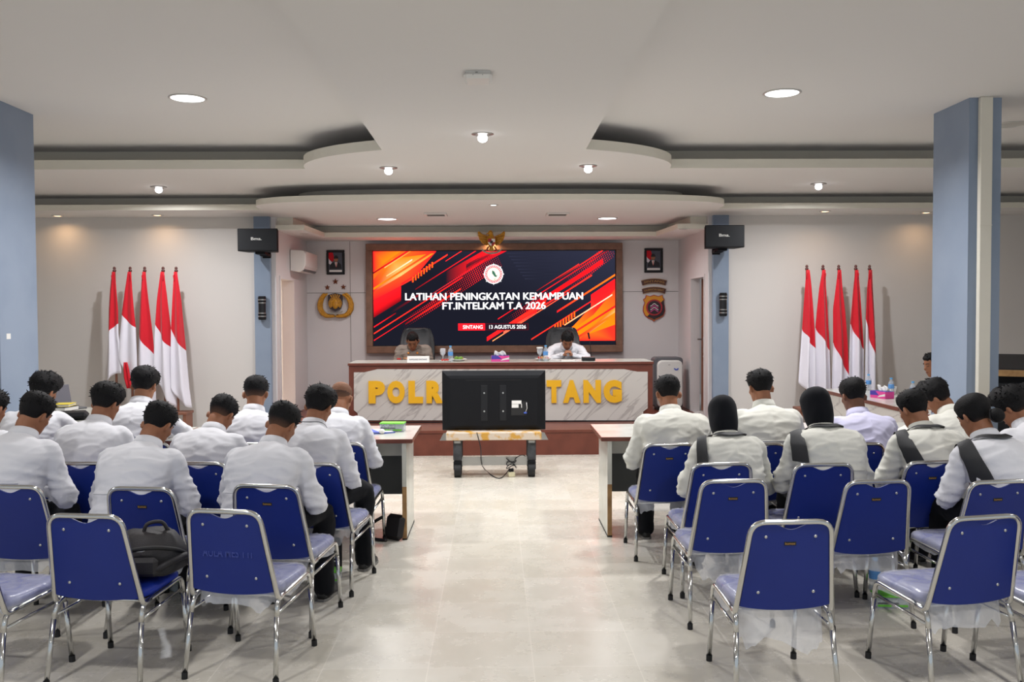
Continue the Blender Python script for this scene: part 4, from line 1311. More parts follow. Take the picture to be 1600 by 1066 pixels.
long_table(-2.46, -0.62, 6.74, 7.56, 'white table with brown edge in the left block, next to the aisle')
long_table(-3.80, -2.47, 6.74, 7.56, 'white table with brown edge in the left block, far from the aisle')
long_table(0.79, 2.63, 6.77, 7.56, 'white table with brown edge in the right block, next to the aisle')
long_table(2.64, 3.69, 6.77, 7.56, 'white table with brown edge in the right block, far from the aisle')


def side_table(x0, x1, y0, y1, label):
    t = thing('side_table', ((x0 + x1) / 2, y0, 0), 0, label, 'table', 'long side tables along the hall')
    w, d = (x1 - x0) / 2, y1 - y0
    MB().box((-w, 0, TZ - 0.04), (w, d, TZ - 0.001), bev=0.003).build('edge_band', M['brown'], t)
    MB().box((-w + 0.004, 0.004, TZ - 0.001), (w - 0.004, d - 0.004, TZ)).build('tabletop', M['table_white'], t)
    s = -1 if (x0 + x1) > 0 else 1
    MB().box((s * (w - 0.03) - 0.015, 0.05, 0), (s * (w - 0.03) + 0.015, d - 0.05, TZ - 0.04)).build('marble_panel', M['marble'], t)
    for y in (0.06, d - 0.09):
        MB().box((-w + 0.05, y, 0), (w - 0.05, y + 0.03, TZ - 0.04)).build('side_panel', M['table_white'], t)
side_table(3.90, 4.50, 7.95, 10.85, 'long side table with marble front along the right side, a tissue box on it')
side_table(-4.55, -3.64, 7.9, 9.25, 'long side table on the left by the blue column, a laptop on it')

# ================================================================ STACKING CHAIRS
def bez(pts, rad, n=5):
    """polyline with rounded corners"""
    P = [Vector(p) for p in pts]; out = [P[0]]
    for i in range(1, len(P) - 1):
        a, b, c = P[i - 1], P[i], P[i + 1]
        r = min(rad, (a - b).length * 0.49, (c - b).length * 0.49)
        p0 = b + (a - b).normalized() * r; p1 = b + (c - b).normalized() * r
        for k in range(n + 1):
            u = k / n; out.append(p0 * (1 - u) ** 2 + b * 2 * u * (1 - u) + p1 * u * u)
    out.append(P[-1]); return out


CH_H = 0.805
def back_y(z): return -0.205 - 0.095 * (z - 0.38) / 0.42


def chair_proto(name):
    t = thing(name, (0, 0, 0), 0, '', 'chair', 'blue chrome stacking chairs')
    rt = 0.0118
    # back tube
    pts = [(-0.200, -0.06, 0.385), (-0.215, -0.20, 0.372), (-0.172, back_y(0.80), 0.80), (0.172, back_y(0.80), 0.80), (0.215, -0.20, 0.372), (0.200, -0.06, 0.385)]
    P = [Vector(p) for p in pts]
    path = bez(pts[:3], 0.035) [:-1] + bez([pts[1], pts[2], pts[3], pts[4]], 0.06)[1:-1] + bez(pts[3:], 0.035)[1:]
    MB().tube(path, rt, 12).build('back_frame', M['chrome'], t)
    sf = MB()
    for s in (-1, 1):
        sf.tube(bez([(s * 0.2135, -0.2155, 0.30), (s * 0.208, -0.195, 0.375), (s * 0.202, 0.185, 0.395), (s * 0.2035, 0.2, 0.31)], 0.05), rt, 12)
        MB().tube([(s * 0.2135, -0.208, 0.315), (s * 0.2025, 0.195, 0.33)], 0.008, 8).build('brace', M['chrome'], t)
    sf.tube([(-0.203, -0.14, 0.376), (0.203, -0.14, 0.376)], 0.009, 8).tube([(-0.202, 0.13, 0.384), (0.202, 0.13, 0.384)], 0.009, 8)
    sf.build('seat_frame', M['chrome'], t)
    for s in (-1, 1):
        for (y0, y1, z1, xo) in ((-0.262, -0.2155, 0.30, 0.226), (0.236, 0.20, 0.31, 0.209)):
            L = MB().tube([(s * xo, y0, 0.012), (s * (0.2135 if y0 < 0 else 0.2035), y1, z1)], rt, 12).build('leg', M['chrome'], t)
            MB().cyl((s * xo, y0, 0), (s * xo * 0.998, y0 * 0.995, 0.03), 0.0145, 12).build('rubber_foot', M['rubber'], L)
    # seat pad
    b = MB(); rings = []
    for (z, k) in ((0.388, 0.96), (0.392, 1.0), (0.412, 1.0), (0.424, 0.965), (0.432, 0.86), (0.436, 0.55)):
        ring = []
        for j in range(40):
            a = 2 * math.pi * j / 40; c, s = math.cos(a), math.sin(a)
            ring.append((0.202 * k * math.copysign(abs(c) ** 0.38, c), 0.02 + 0.205 * k * math.copysign(abs(s) ** 0.38, s), z))
        rings.append(ring)
    b.loft(rings); b.build('seat', M['navy'], t)
    # back panel with a hand scoop at the top
    nu, nv = 22, 18
    F, B = [], []
    for j in range(nv + 1):
        rf, rb = [], []
        for i in range(nu + 1):
            u = -1 + 2 * i / nu
            k = j / nv
            zt = 0.790 - 0.024 * (0.5 + 0.5 * math.cos(min(1, abs(u) / 0.50) * math.pi)) - 0.026 * max(0, (abs(u) - 0.80) / 0.20) ** 2
            zb = 0.392 + 0.022 * abs(u) ** 2.2
            z = zb + (zt - zb) * k
            hw = 0.2005 - 0.040 * (z - 0.39) / 0.40
            x = u * hw
            y = back_y(z)
            e = max(0.0, 1 - max(abs(u), abs(2 * k - 1)) ** 6)
            rb.append((x, y - 0.003 + 0.006 * (1 - u * u) * 0, z)); rf.append((x, y + 0.006 + 0.026 * e, z))
        F.append(rf); B.append(rb)
    n1 = nu + 1
    b = MB()
    v = [p for r in B for p in r] + [p for r in F for p in r]; o = n1 * (nv + 1); f = []
    for j in range(nv):
        for i in range(nu):
            a = j * n1 + i
            f.append((a, a + 1, a + 1 + n1, a + n1)); f.append((o + a, o + a + n1, o + a + 1 + n1, o + a + 1))
    for i in range(nu):
        f.append((i, o + i, o + i + 1, i + 1)); a = nv * n1 + i; f.append((a, a + 1, o + a + 1, o + a))
    for j in range(nv):
        a = j * n1; f.append((a, a + n1, o + a + n1, o + a)); a = j * n1 + nu; f.append((a, o + a, o + a + n1, a + n1))
    b.add(v, f, 0, False)
    po = b.build('backrest', M['navy_panel'], t)
    for x, z in ((-0.108, 0.735), (0.108, 0.735), (-0.122, 0.478), (0.122, 0.478)):
        y = back_y(z) - 0.003
        MB().lathe([(0.0075, 0), (0.0065, 0.003), (0.002, 0.0045)], n=12).build('screw', M['screw'], po, (x, y, z)).rotation_euler = (R(90), 0, 0)
    return t


def brand_plate(t):
    z = 0.703
    pb = MB().box((-0.026, back_y(z) - 0.0052, z - 0.008), (0.026, back_y(z) - 0.003, z + 0.008)).build('name_plate', M['rubber'], t)
    o = text_obj('lettering', fit_text('kumox', 0.044, 0.0095, 0.0008, 0.01), M['sign_gold'], pb, (0, back_y(z) - 0.0054, z))


def seat_cover(t, seed, flap, side=0.05, lift=0.0):
    """loose clear plastic over the seat, hem hanging down unevenly, longest behind"""
    rnd = random.Random(seed)
    ph = [rnd.uniform(0, 6.28) for _ in range(6)]
    n = 72; rings = []
    for lv in range(9):
        ring = []
        for j in range(n):
            a = 2 * math.pi * j / n; c, s = math.cos(a), math.sin(a)
            wv = math.sin(5 * a + ph[0]) * 0.5 + math.sin(11 * a + ph[1]) * 0.35 + math.sin(19 * a + ph[2]) * 0.25
            back = max(0.0, -s) ** 1.5 * (0.5 + 0.5 * math.tanh((0.85 - abs(c)) * 6))
            drop = side * (1 + 0.35 * wv) + flap * back * (1 + 0.22 * wv)
            if lv == 0: k, z = 0.45, 0.4385
            elif lv == 1: k, z = 0.84, 0.4355
            elif lv == 2: k, z = 0.97, 0.428
            else:
                h = (lv - 2) / 6.0
                k = 1.018 + 0.05 * wv * h * 0.6 + 0.02 * h; z = 0.424 - drop * h
            px = 0.202 * k * math.copysign(abs(c) ** 0.38, c)
            py = 0.02 + 0.205 * k * math.copysign(abs(s) ** 0.38, s)
            if lv > 2 and back > 0: py -= 0.012 * back * h
            z += 0.003 * math.sin(9 * px * 20 + ph[3]) * (lv < 3) + 0.0015
            ring.append((px, py, z + lift))
        rings.append(ring)
    b = MB().loft(rings, 0, True, False)
    o0 = rings[0]
    b.add(o0, [tuple(range(n))], 0, True)
    return b.build('plastic_cover', M['film'], t)


def strip_prefix(o):
    return o


CHAIRS = []


def place_chair(proto, first, px, py, rot, label, cover=None, plate=True):
    c = proto if first else copy_tree(proto)
    p = atz(px, py, CH_H + 0.008)
    off = Matrix.Rotation(R(rot), 3, 'Z') @ Vector((0, -0.298, 0))
    c.location = (p.x - off.x, p.y - off.y, 0)
    c.rotation_euler = (0, 0, R(rot))
    c['label'] = label
    if plate: brand_plate(c)
    if cover: seat_cover(c, *cover)
    CHAIRS.append(c)
    return c


CP = chair_proto('stacking_chair')
C = {}
rows = [
    # key, px, py, rot, label, cover(seed, flap, side), plate
    ('L4b', 132, 802, -8, 'empty blue chair in the left back row holding the black backpack', None, False),
    ('L4c', 349, 795, -11, 'empty blue chair at the aisle end of the left back row', (3, 0.04, 0.055), False),
    ('L4a', -88, 812, -12, 'blue chair cut off by the left edge of the photo, only its seat showing', (5, 0.0, 0.05), False),
    ('L3a', 14, 757, -6, 'blue chair of the third left row, at the left edge of the photo', (6, 0.05, 0.05), False),
    ('L3b', 219, 760, -8, 'blue chair in the middle of the third left row, just behind the backpack chair', (7, 0.03, 0.05), True),
    ('L3c', 415, 756, -10, 'blue chair at the aisle end of the third left row', (8, 0.03, 0.06), True),
    ('L2z', -32, 722, -4, 'blue chair of the second left row, beyond the left edge of the photo', None, False),
    ('L2a', 124, 721, -4, 'blue chair of the second left row, third from the aisle', (9, 0.03, 0.05), False),
    ('L2b', 309, 721, -6, 'blue chair of the second left row, second from the aisle', (10, 0.03, 0.05), False),
    ('L2c', 487, 722, -10, 'blue chair of the second left row, next to the aisle', (11, 0.05, 0.07), False),
    ('L1a', 60, 690, 0, 'blue chair of the first left row, fourth from the aisle', None, False),
    ('L1b', 224, 690, 0, 'blue chair of the first left row, third from the aisle', None, False),
    ('L1c', 398, 691, 0, 'blue chair of the first left row, second from the aisle', (12, 0.03, 0.05), False),
    ('L1d', 529, 691, -4, 'blue chair of the first left row, next to the aisle', (13, 0.03, 0.05), False),
    ('R4a', 1237, 811, 2, 'empty blue chair of the right back row with a long plastic flap behind', (14, 0.13, 0.085), True),
    ('R4b', 1540, 804, 11, 'empty blue chair of the right back row beside the right edge of the photo', (15, 0.10, 0.05), False),
    ('R4c', 1724, 806, 10, 'blue chair cut off by the right edge of the photo, only its seat corner showing', (16, 0.08, 0.05), False),
    ('R3a', 1147, 748, 3, 'empty blue chair of the third right row, nearest the aisle', (17, 0.12, 0.06), True),
    ('R3b', 1372, 749, 5, 'empty blue chair in the middle of the third right row', (18, 0.08, 0.06), True),
    ('R3c', 1563, 749, 8, 'blue chair of the third right row carrying the woman with the hair bun', (19, 0.05, 0.05), True),
    ('R2a', 1128, 722, 4, 'blue chair of the second right row, nearest the aisle', (20, 0.03, 0.06), False),
    ('R2b', 1287, 723, 4, 'blue chair of the second right row, second from the aisle', (21, 0.03, 0.05), False),
    ('R2c', 1460, 719, 6, 'blue chair of the second right row, third from the aisle', None, True),
    ('R2d', 1622, 717, 8, 'blue chair of the second right row, beyond the right edge of the photo', None, False),
    ('R1a', 1047, 692, 2, 'blue chair of the first right row, next to the aisle', (22, 0.03, 0.07), True),
    ('R1b', 1188, 691, 2, 'blue chair of the first right row, second from the aisle', (23, 0.03, 0.05), True),
    ('R1c', 1342, 691, 3, 'blue chair of the first right row, third from the aisle', (24, 0.03, 0.05), False),
    ('R1d', 1512, 685, 4, 'blue chair of the first right row, fourth from the aisle', None, False),
    ('R1e', 1650, 684, 4, 'blue chair of the first right row, beyond the right edge of the photo', None, False),
]
bare = [c for c in CP.children]
protos = copy_tree(CP) if False else None
made = []
for i, r in enumerate(rows):
    if i: c = copy_tree(CP)
    else: c = CP
    made.append(c)
for c, (key, px, py, rot, label, cover, plate) in zip(made, rows):
    C[key] = place_chair(c, True, px, py, rot, label, cover, plate)
# faded painted words on the back of the aisle-end chair
me = fit_text('AULA MES TTI', 0.245, 0.042, 0.0006, 0.012)
M['faded'] = mat('faded_stencil', (46, 60, 136), 0.6)
z = 0.60
text_obj('stencil_text', me, M['faded'], C['L4c'], (-0.005, back_y(z) - 0.0035, z))
# ================================================================ PEOPLE
def remesh_obj(mb, voxel, smooth_it=4, factor=0.5):
    """union of the collected lofts as one continuous skin; returns vertices (numpy) and faces"""
    me = bpy.data.meshes.new('tmp'); me.from_pydata(mb.v, [], mb.f); me.update()
    o = bpy.data.objects.new('tmp', me); COL.objects.link(o)
    r = o.modifiers.new('r', 'REMESH'); r.mode = 'VOXEL'; r.voxel_size = voxel; r.adaptivity = 0
    if smooth_it:
        s = o.modifiers.new('s', 'SMOOTH'); s.factor = factor; s.iterations = smooth_it
    dg = bpy.context.evaluated_depsgraph_get()
    m2 = bpy.data.meshes.new_from_object(o.evaluated_get(dg))
    bpy.data.objects.remove(o); bpy.data.meshes.remove(me)
    return m2


def mesh_np(me):
    n = len(me.vertices); a = np.empty(n * 3, np.float32); me.vertices.foreach_get('co', a)
    b = np.empty(n * 3, np.float32); me.vertices.foreach_get('normal', b)
    return a.reshape(-1, 3), b.reshape(-1, 3)


def smooth_all(me):
    me.polygons.foreach_set('use_smooth', [True] * len(me.polygons)); me.update()


def ell_ring(c, ux, uy, a, b, n=20, pw=1.0):
    out = []
    for k in range(n):
        t = 2 * math.pi * k / n; cx_, s = math.cos(t), math.sin(t)
        out.append(c + ux * (a * math.copysign(abs(cx_) ** pw, cx_)) + uy * (b * math.copysign(abs(s) ** pw, s)))
    return out


def limb(mb, pts, radii, n=14, sub=5):
    P = smooth_path(pts, sub); N_ = len(P); m = len(radii) - 1
    rr = []
    for i in range(N_):
        t = i / (N_ - 1) * m; k = min(int(t), m - 1); f = t - k
        rr.append(radii[k] * (1 - f) + radii[k + 1] * f)
    # rounded ends
    d0, d1 = (P[0] - P[1]).normalized(), (P[-1] - P[-2]).normalized()
    P = [P[0] + d0 * rr[0] * 0.7, P[0] + d0 * rr[0] * 0.4] + P + [P[-1] + d1 * rr[-1] * 0.4, P[-1] + d1 * rr[-1] * 0.7]
    rr = [rr[0] * 0.45, rr[0] * 0.85] + rr + [rr[-1] * 0.85, rr[-1] * 0.45]
    mb.tube(P, rr, n)


def ik(S, W, l1, l2, pole):
    d = W - S; L = min(d.length, (l1 + l2) * 0.995); u = d.normalized()
    W = S + u * L
    a = (l1 * l1 - l2 * l2 + L * L) / (2 * L); h = math.sqrt(max(0, l1 * l1 - a * a))
    p = pole - u * pole.dot(u); p.normalize()
    return S + u * a + p * h, W


HEAD = [(-.118, .052, .016, .016), (-.108, .048, .034, .032), (-.092, .040, .046, .046), (-.070, .030, .056, .061), (-.040, .017, .064, .077), (-.005, .006, .0705, .088),
        (.030, -.001, .0745, .0945), (.060, -.004, .0735, .093), (.085, -.006, .065, .083), (.103, -.007, .050, .064), (.114, -.007, .031, .040), (.119, -.007, .012, .016)]


def head_prof(z):
    for (z0, y0, a0, b0), (z1, y1, a1, b1) in zip(HEAD, HEAD[1:]):
        if z <= z1:
            k = max(0, (z - z0) / (z1 - z0)); return y0 + (y1 - y0) * k, a0 + (a1 - a0) * k, b0 + (b1 - b0) * k
    return HEAD[-1][1:]


def head_pt(th, z, off=0.0):
    """th = 0 at the face, pi at the back; off = distance outside the skin"""
    y, a, b = head_prof(z)
    p = Vector((a * math.sin(th), y + b * math.cos(th), z))
    nrm = Vector((math.sin(th) / max(a, .02), math.cos(th) / max(b, .02), 0)).normalized()
    up = max(0.0, min(1.0, (z - 0.02) / 0.095))
    nrm = (nrm * (1 - up ** 2.2) + Vector((0, 0, 1)) * (up ** 2.2)).normalized()
    return p + nrm * off, nrm


def hair_mesh(style, rnd):
    """style: dict(top, side, fade, front) - thickness of the hair and where its lower edge runs, in head coordinates"""
    nt, nz = 64, 22
    sd = Vector((rnd.uniform(0, 50), rnd.uniform(0, 50), rnd.uniform(0, 50)))
    low = style.get('nape', -0.062)
    front = style.get('front', 0.066)
    b = MB(); rows = []; col = []
    def zlow(th):
        t = abs((th + math.pi) % (2 * math.pi) - math.pi)          # 0 face .. pi back
        side = 0.012
        if t < 0.9: return front + 0.004 * math.sin(t * 9)
        if t < 1.25: return front + (side - 0.02 - front) * (t - 0.9) / 0.35     # temple to sideburn
        if t < 1.62: return side - 0.02
        if t < 2.05: return side - 0.02 + (low * 0.55 - side + 0.02) * (t - 1.62) / 0.43
        return low * 0.55 + (low - low * 0.55) * min(1, (t - 2.05) / 0.5)
    for j in range(nz + 1):
        k = j / nz; row = []
        for i in range(nt):
            th = 2 * math.pi * i / nt
            z0 = zlow(th)
            z = z0 + (0.1185 - z0) * (1 - (1 - k) ** 1.3)
            hgt = max(0.0, min(1.0, (z - 0.0) / 0.09))
            th_ = style['side'] + (style['top'] - style['side']) * hgt ** 1.2
            ramp = min(1.0, k / style.get('fade', 0.12))
            if math.cos(th) > 0.3: th_ += style.get('quiff', 0.0) * hgt * math.cos(th)
            off = -0.005 + (th_ + 0.005) * ramp ** 0.7
            p, nr = head_pt(th, z, 0)
            n_ = noise.noise(p * 38 + sd) * 0.6 + noise.noise(p * 85 + sd) * 0.4
            off += n_ * style.get('rough', 0.0035) * ramp
            row.append(p + nr * off)
        rows.append(row)
    b.loft(rows, 0, True, True)
    # short locks breaking the outline
    for q in range(style.get('locks', 160)):
        th = rnd.uniform(0, 2 * math.pi); z = rnd.uniform(max(zlow(th) + 0.03, 0.02), 0.117)
        hgt = max(0.0, min(1.0, z / 0.09)); th_ = style['side'] + (style['top'] - style['side']) * hgt ** 1.2
        p, nr = head_pt(th, z, th_ * 0.5)
        L = rnd.uniform(0.5, 1.0) * (th_ * 0.7 + 0.008)
        d = (nr * rnd.uniform(0.35, 0.7) + Vector((rnd.uniform(-1, 1), 0.55 + rnd.uniform(-.7, .6), rnd.uniform(-.4, .4))) * 0.75).normalized()
        m = p + nr * th_ * 0.25 + d * L * 0.55; e = m + (d + Vector((0, 0.2, -0.35))).normalized() * L * 0.6
        b.tube([p, m, e], [0.0042, 0.0036, 0.0007], 5)
    return b


def grow(name, me, mats, parent):
    me.materials.clear()
    for m in (mats if isinstance(mats, (list, tuple)) else [mats]): me.materials.append(m)
    smooth_all(me); me.name = name
    return link(name, me, parent)


def wrinkle(me, amp, sd, waist_z, elbow=None, axis_tilt=0.5):
    co, nr = mesh_np(me); out = co.copy(); S_ = Vector(sd)
    for i in range(len(co)):
        p = Vector(co[i])
        w = 0.55 + 0.9 * max(0.0, 1 - abs(p.z - waist_z) / 0.22)
        if elbow:
            for e in elbow:
                w += 1.0 * max(0.0, 1 - (p - e).length / 0.12)
        q = Vector((p.x * 5 + p.z * 3.5 * (1 if p.x > 0 else -1), p.y * 6, p.z * 13))
        rg = max(0.0, 1 - abs(noise.noise(q + S_)) * 3.2); rg2 = max(0.0, 1 - abs(noise.noise(q * 1.7 + S_ * 2)) * 4)
        f = rg * 0.8 + rg2 * 0.5 - 0.35 + noise.noise(p * 4 + S_) * 0.45
        out[i] = co[i] + nr[i] * (amp * w * f)
    me.vertices.foreach_set('co', out.ravel()); me.update()


def hand(mb, W, f, nrm, side, curl=35, scale=1.0):
    """wrist W, finger direction f, palm normal nrm, side = +1 when the thumb lies along +s (s = f x nrm)"""
    f = f.normalized(); nrm = (nrm - f * nrm.dot(f)).normalized(); s = f.cross(nrm) * side
    c = scale
    # palm
    rings = []
    for k, (hw, th) in ((0.0, (.024, .016)), (.02, (.031, .015)), (.055, (.040, .014)), (.085, (.041, .012))):
        rings.append(ell_ring(W + f * k * c, s, nrm, hw * c, th * c, 14, 0.8))
    mb.loft(rings)
    for k, (o, L, r) in enumerate(((.030, .068, .0088), (.010, .078, .0092), (-.011, .073, .0088), (-.031, .056, .0080))):
        p = W + f * .082 * c + s * o * c; a = 0; pts = [p - f * 0.02]; d = f
        pts.append(p)
        for q, l in enumerate((.45, .32, .26)):
            a += R(curl * (0.55 if q == 0 else 1.0) + 3 * k)
            d = (f * math.cos(a) + nrm * math.sin(a)).normalized(); p = p + d * L * l * c; pts.append(p)
        mb.tube(pts, [r * c, r * c, r * .95 * c, r * .9 * c, r * .75 * c], 8)
    p = W + f * .02 * c + s * .028 * c
    d1 = (s * .75 + f * .62 + nrm * .25).normalized(); d2 = (s * .25 + f * .9 + nrm * .35).normalized()
    mb.tube([p - d1 * .01, p, p + d1 * .035 * c, p + d1 * .035 * c + d2 * .03 * c, p + d1 * .035 * c + d2 * .052 * c], [.013 * c, .0125 * c, .0108 * c, .0098 * c, .0075 * c], 8)


HAIR = {
    'short': dict(top=0.020, side=0.009, fade=0.25, rough=0.004, locks=120),
    'full': dict(top=0.030, side=0.016, fade=0.14, rough=0.006, locks=200, quiff=0.012),
    'floppy': dict(top=0.036, side=0.022, fade=0.12, rough=0.009, locks=320, quiff=0.02, nape=-0.07),
    'crop': dict(top=0.012, side=0.005, fade=0.4, rough=0.0025, locks=60),
    'sleek': dict(top=0.018, side=0.013, fade=0.10, rough=0.0015, locks=0, nape=-0.078),
    'thin': dict(top=0.004, side=0.0045, fade=0.5, rough=0.0015, locks=0, nape=-0.05, front=0.078),
}


def hair_mat(name, skin, fade_to, hi):
    """black hair that thins to a shaved shade towards its lower edge (height in head coordinates)"""
    m = mat(name, (20, 19, 21), 0.62, spec=0.22, bump=(170, 0.5))
    N, L, b = nodes_of(m)
    at_ = N.new('ShaderNodeAttribute'); at_.attribute_name = 'hair_cover'; at_.attribute_type = 'GEOMETRY'
    n = N.new('ShaderNodeTexNoise'); n.inputs['Scale'].default_value = 130
    ad = N.new('ShaderNodeMath'); ad.operation = 'MULTIPLY_ADD'; ad.inputs[1].default_value = 0.5; ad.inputs[2].default_value = -0.25
    L.new(n.outputs['Fac'], ad.inputs[0])
    a2 = N.new('ShaderNodeMath'); a2.operation = 'ADD'
    L.new(at_.outputs['Fac'], a2.inputs[0]); L.new(ad.outputs[0], a2.inputs[1])
    r = N.new('ShaderNodeValToRGB')
    r.color_ramp.elements[0].position = 0.05; r.color_ramp.elements[0].color = srgb(*skin)
    r.color_ramp.elements[1].position = fade_to; r.color_ramp.elements[1].color = srgb(*hi)
    L.new(a2.outputs[0], r.inputs[0]); L.new(r.outputs[0], b.inputs['Base Color'])
    return m


M['hair'] = hair_mat('black_hair', (84, 60, 48), 0.28, (11, 10, 12))
M['hair_fade'] = hair_mat('faded_black_hair', (112, 80, 62), 0.72, (13, 12, 14))
M['hair_thin'] = hair_mat('thinning_hair', (138, 96, 72), 1.2, (60, 46, 40))


def person(key, X, Y, rot, top, lean=0.16, hp=30, hy=0, hr=0, sw=0.195, bulk=1.0, pose='lap', hair='short', hairmat='hair', shirt='shirt', skin='skin',
           label='', collar_band=False, strap=None, hijab=False, bun=False, seat=0.44, group=None, trousers='trousers', sleeve='long', floor=0.0, pleat=True, detail=True, facing=None,
           legs=((-0.12, 0.40), (0.12, 0.40)), side_lean=0.0, lanyard=False, neck=0.085, wrist_l=None, wrist_r=None, uniform=False, hs=1.0):
    rnd = random.Random(key)
    t = thing('person', (X, Y, floor), R(rot), label, 'person', group)
    V = Vector
    HIP = V((0, -0.045, seat + 0.095))
    Rh = rot_xyz(-R(hp), 0, 0)
    Rh = Matrix.Rotation(R(hy), 3, 'Z') @ Matrix.Rotation(R(hr), 3, 'Y') @ Rh
    # neck base height so that the crown reaches 'top'
    nd = (V((0, math.sin(R(hp * 0.55 + 14)), math.cos(R(hp * 0.55 + 14))))).normalized()
    hcen_off = nd * neck + Rh @ V((0, 0.012, 0.082))
    crown = max((Rh @ head_pt(th, z, 0.012)[0]).z for th in (0, 1.57, 3.14, 4.71) for z in (0.06, .09, .11, .118)) * hs
    zN = top - crown - hcen_off.z
    NB = V((side_lean, HIP.y + lean, zN))
    # spine
    ctrl = V((side_lean * 0.3, HIP.y - 0.035 + lean * 0.18, HIP.z + 0.62 * (zN - HIP.z)))
    sp = lambda k: HIP * (1 - k) ** 2 + ctrl * 2 * k * (1 - k) + NB * k * k
    tg = lambda k: ((ctrl - HIP) * (1 - k) + (NB - ctrl) * k).normalized()
    ux = V((1, 0, 0))
    bw = bulk
    prof = [(-.10, .165, .120), (0, .183, .138), (.15, .182, .136), (.35, .178, .126), (.52, .186, .126), (.66, .200 * sw / .195, .126), (.78, .205 * sw / .195, .116), (.87, .186 * sw / .195, .100), (.93, .140, .084), (.98, .092, .072), (1.02, .066, .062)]
    def torso(mb, gr):
        rings = []
        for k, a, b in prof:
            c = sp(k); T = tg(max(0, min(1, k))); uy = ux.cross(T) * -1
            if k > 0.5: c = c + V((0, 0, 0))
            rings.append(ell_ring(c, ux, uy, (a * bw if k < .6 else a * (bw * .5 + .5)) + gr, b * bw + gr, 24, 0.86))
        mb.loft(rings)
    # arms
    kS = 0.84
    SH = {}
    for s in (-1, 1):
        SH[s] = sp(kS) + ux * s * (sw * 0.86) + V((0, 0.005, 0.0))
    fr = HIP.y + lean
    if pose == 'lap': W = {s: V((s * 0.07, fr + 0.12, seat + 0.24)) for s in (-1, 1)}
    elif pose == 'table': W = {s: V((s * 0.09, fr + 0.22, 0.815)) for s in (-1, 1)}
    elif pose == 'prayer': W = {s: V((s * 0.055, fr + 0.20, 0.815)) for s in (-1, 1)}
    elif pose == 'desk': W = {s: V((s * 0.16, fr + 0.16, 0.80)) for s in (-1, 1)}
    if wrist_l: W[-1] = V(wrist_l)
    if wrist_r: W[1] = V(wrist_r)
    EL = {}
    for s in (-1, 1):
        pole = V((s * 0.85, -0.35, -0.75)) if pose in ('lap',) else V((s * 1.0, -0.25, -0.35))
        EL[s], W[s] = ik(SH[s], W[s], 0.29, 0.255, pole)
    # legs
    KN, AN = {}, {}
    for s, (kx, ky) in zip((-1, 1), legs):
        KN[s] = V((kx, ky, seat + 0.075)); AN[s] = V((kx * 1.05, ky - 0.02 + rnd.uniform(-.03, .03), 0.09))
    # ---------------- body
    hc = NB + nd * neck + Rh @ V((0, 0.012, 0.082)) * hs
    H = lambda p: hc + Rh @ (V(p) * hs)
    mb = MB()
    mb.loft([[H((a * math.sin(2 * math.pi * k / 28), y + b * math.cos(2 * math.pi * k / 28), z)) for k in range(28)] for z, y, a, b in HEAD])
    limb(mb, [NB - tg(1) * 0.06, NB + nd * 0.03, H((0, -0.020, -0.075)), H((0, -0.012, -0.03))], [.068, .058, .055, .056], 18, 4)
    mb.loft([ell_ring(H((0, .082 + dy, z)), Rh @ ux, Rh @ V((0, 1, 0)), a * hs, b * hs, 10) for z, dy, a, b in ((.02, .004, .007, .008), (.0, .013, .009, .012), (-.02, .021, .013, .015), (-.030, .018, .016, .014), (-.038, .008, .012, .010))])
    mb.ball(H((0, .082, -.066)), .013, 10)      # lips and chin
    mb.ball(H((0, .070, -.100)), .018, 10)
    for s in (-1, 1):
        if not hijab: mb.ball(H((s * .083, -.010, -.012)), (.010 * hs, .021 * hs, .033 * hs), 12, rot=Rh @ rot_xyz(R(-10), R(s * 8), R(s * 38)))
        mb.ball(H((s * .033, .078, .026)), (.020 * hs, .010 * hs, .007 * hs), 10, rot=Rh)      # brow
        mb.ball(H((s * .045, .055, -.020)), .022, 10)                                    # cheek
    torso(mb, -0.016)
    for s in (-1, 1):
        limb(mb, [SH[s] - ux * s * 0.05, SH[s], (SH[s] + EL[s]) / 2, EL[s], (EL[s] + W[s]) / 2, W[s]], [.045, .045, .042, .037, .034, .026], 12, 3)
        f = (W[s] - EL[s]).normalized()
        if pose == 'prayer':
            hand(mb, W[s], V((-s * 0.55, 0.55, 0.45)), V((-s * 0.8, 0.25, -0.3)), -s, 42, 1.0)
        elif pose == 'desk':
            hand(mb, W[s], V((-s * 0.6, 0.8, -0.05)), V((0, 0, -1)), -s, 18, 1.0)
        else:
            hand(mb, W[s], (f + V((-s * 0.35, 0.15, -0.1))), V((-s * 0.35, 0.0, -0.9)), -s, 28, 1.0)
        limb(mb, [HIP + V((s * .09, 0, 0)), (HIP + V((s * .09, 0, 0)) + KN[s]) / 2, KN[s], (KN[s] + AN[s]) / 2, AN[s]], [.066, .062, .046, .044, .03], 12, 3)
    body = grow('body', remesh_obj(mb, 0.0078 if detail else 0.0095, 3), M[skin], t)
    # ---------------- trousers
    mb = MB()
    mb.loft([ell_ring(HIP + V((0, y, z)), ux, V((0, 1, 0)), a * (bw * .7 + .3), b * (bw * .7 + .3), 20, .85) for z, y, a, b in ((-.088, .03, .15, .12), (-.06, .01, .180, .142), (-.01, 0, .172, .132), (.05, -.003, .158, .118), (.08, -.004, .150, .110))])
    for s in (-1, 1):
        hj = HIP + V((s * .09, 0.03, -0.005))
        limb(mb, [hj, (hj + KN[s]) / 2 + V((0, 0, .004)), KN[s], KN[s] * .5 + AN[s] * .5 + V((0, -.012, 0)), AN[s] + V((0, 0, .03)), AN[s] + V((0, 0, -0.03))], [.086, .080, .068, .064, .062, .064], 16, 4)
    me = remesh_obj(mb, 0.013, 4)
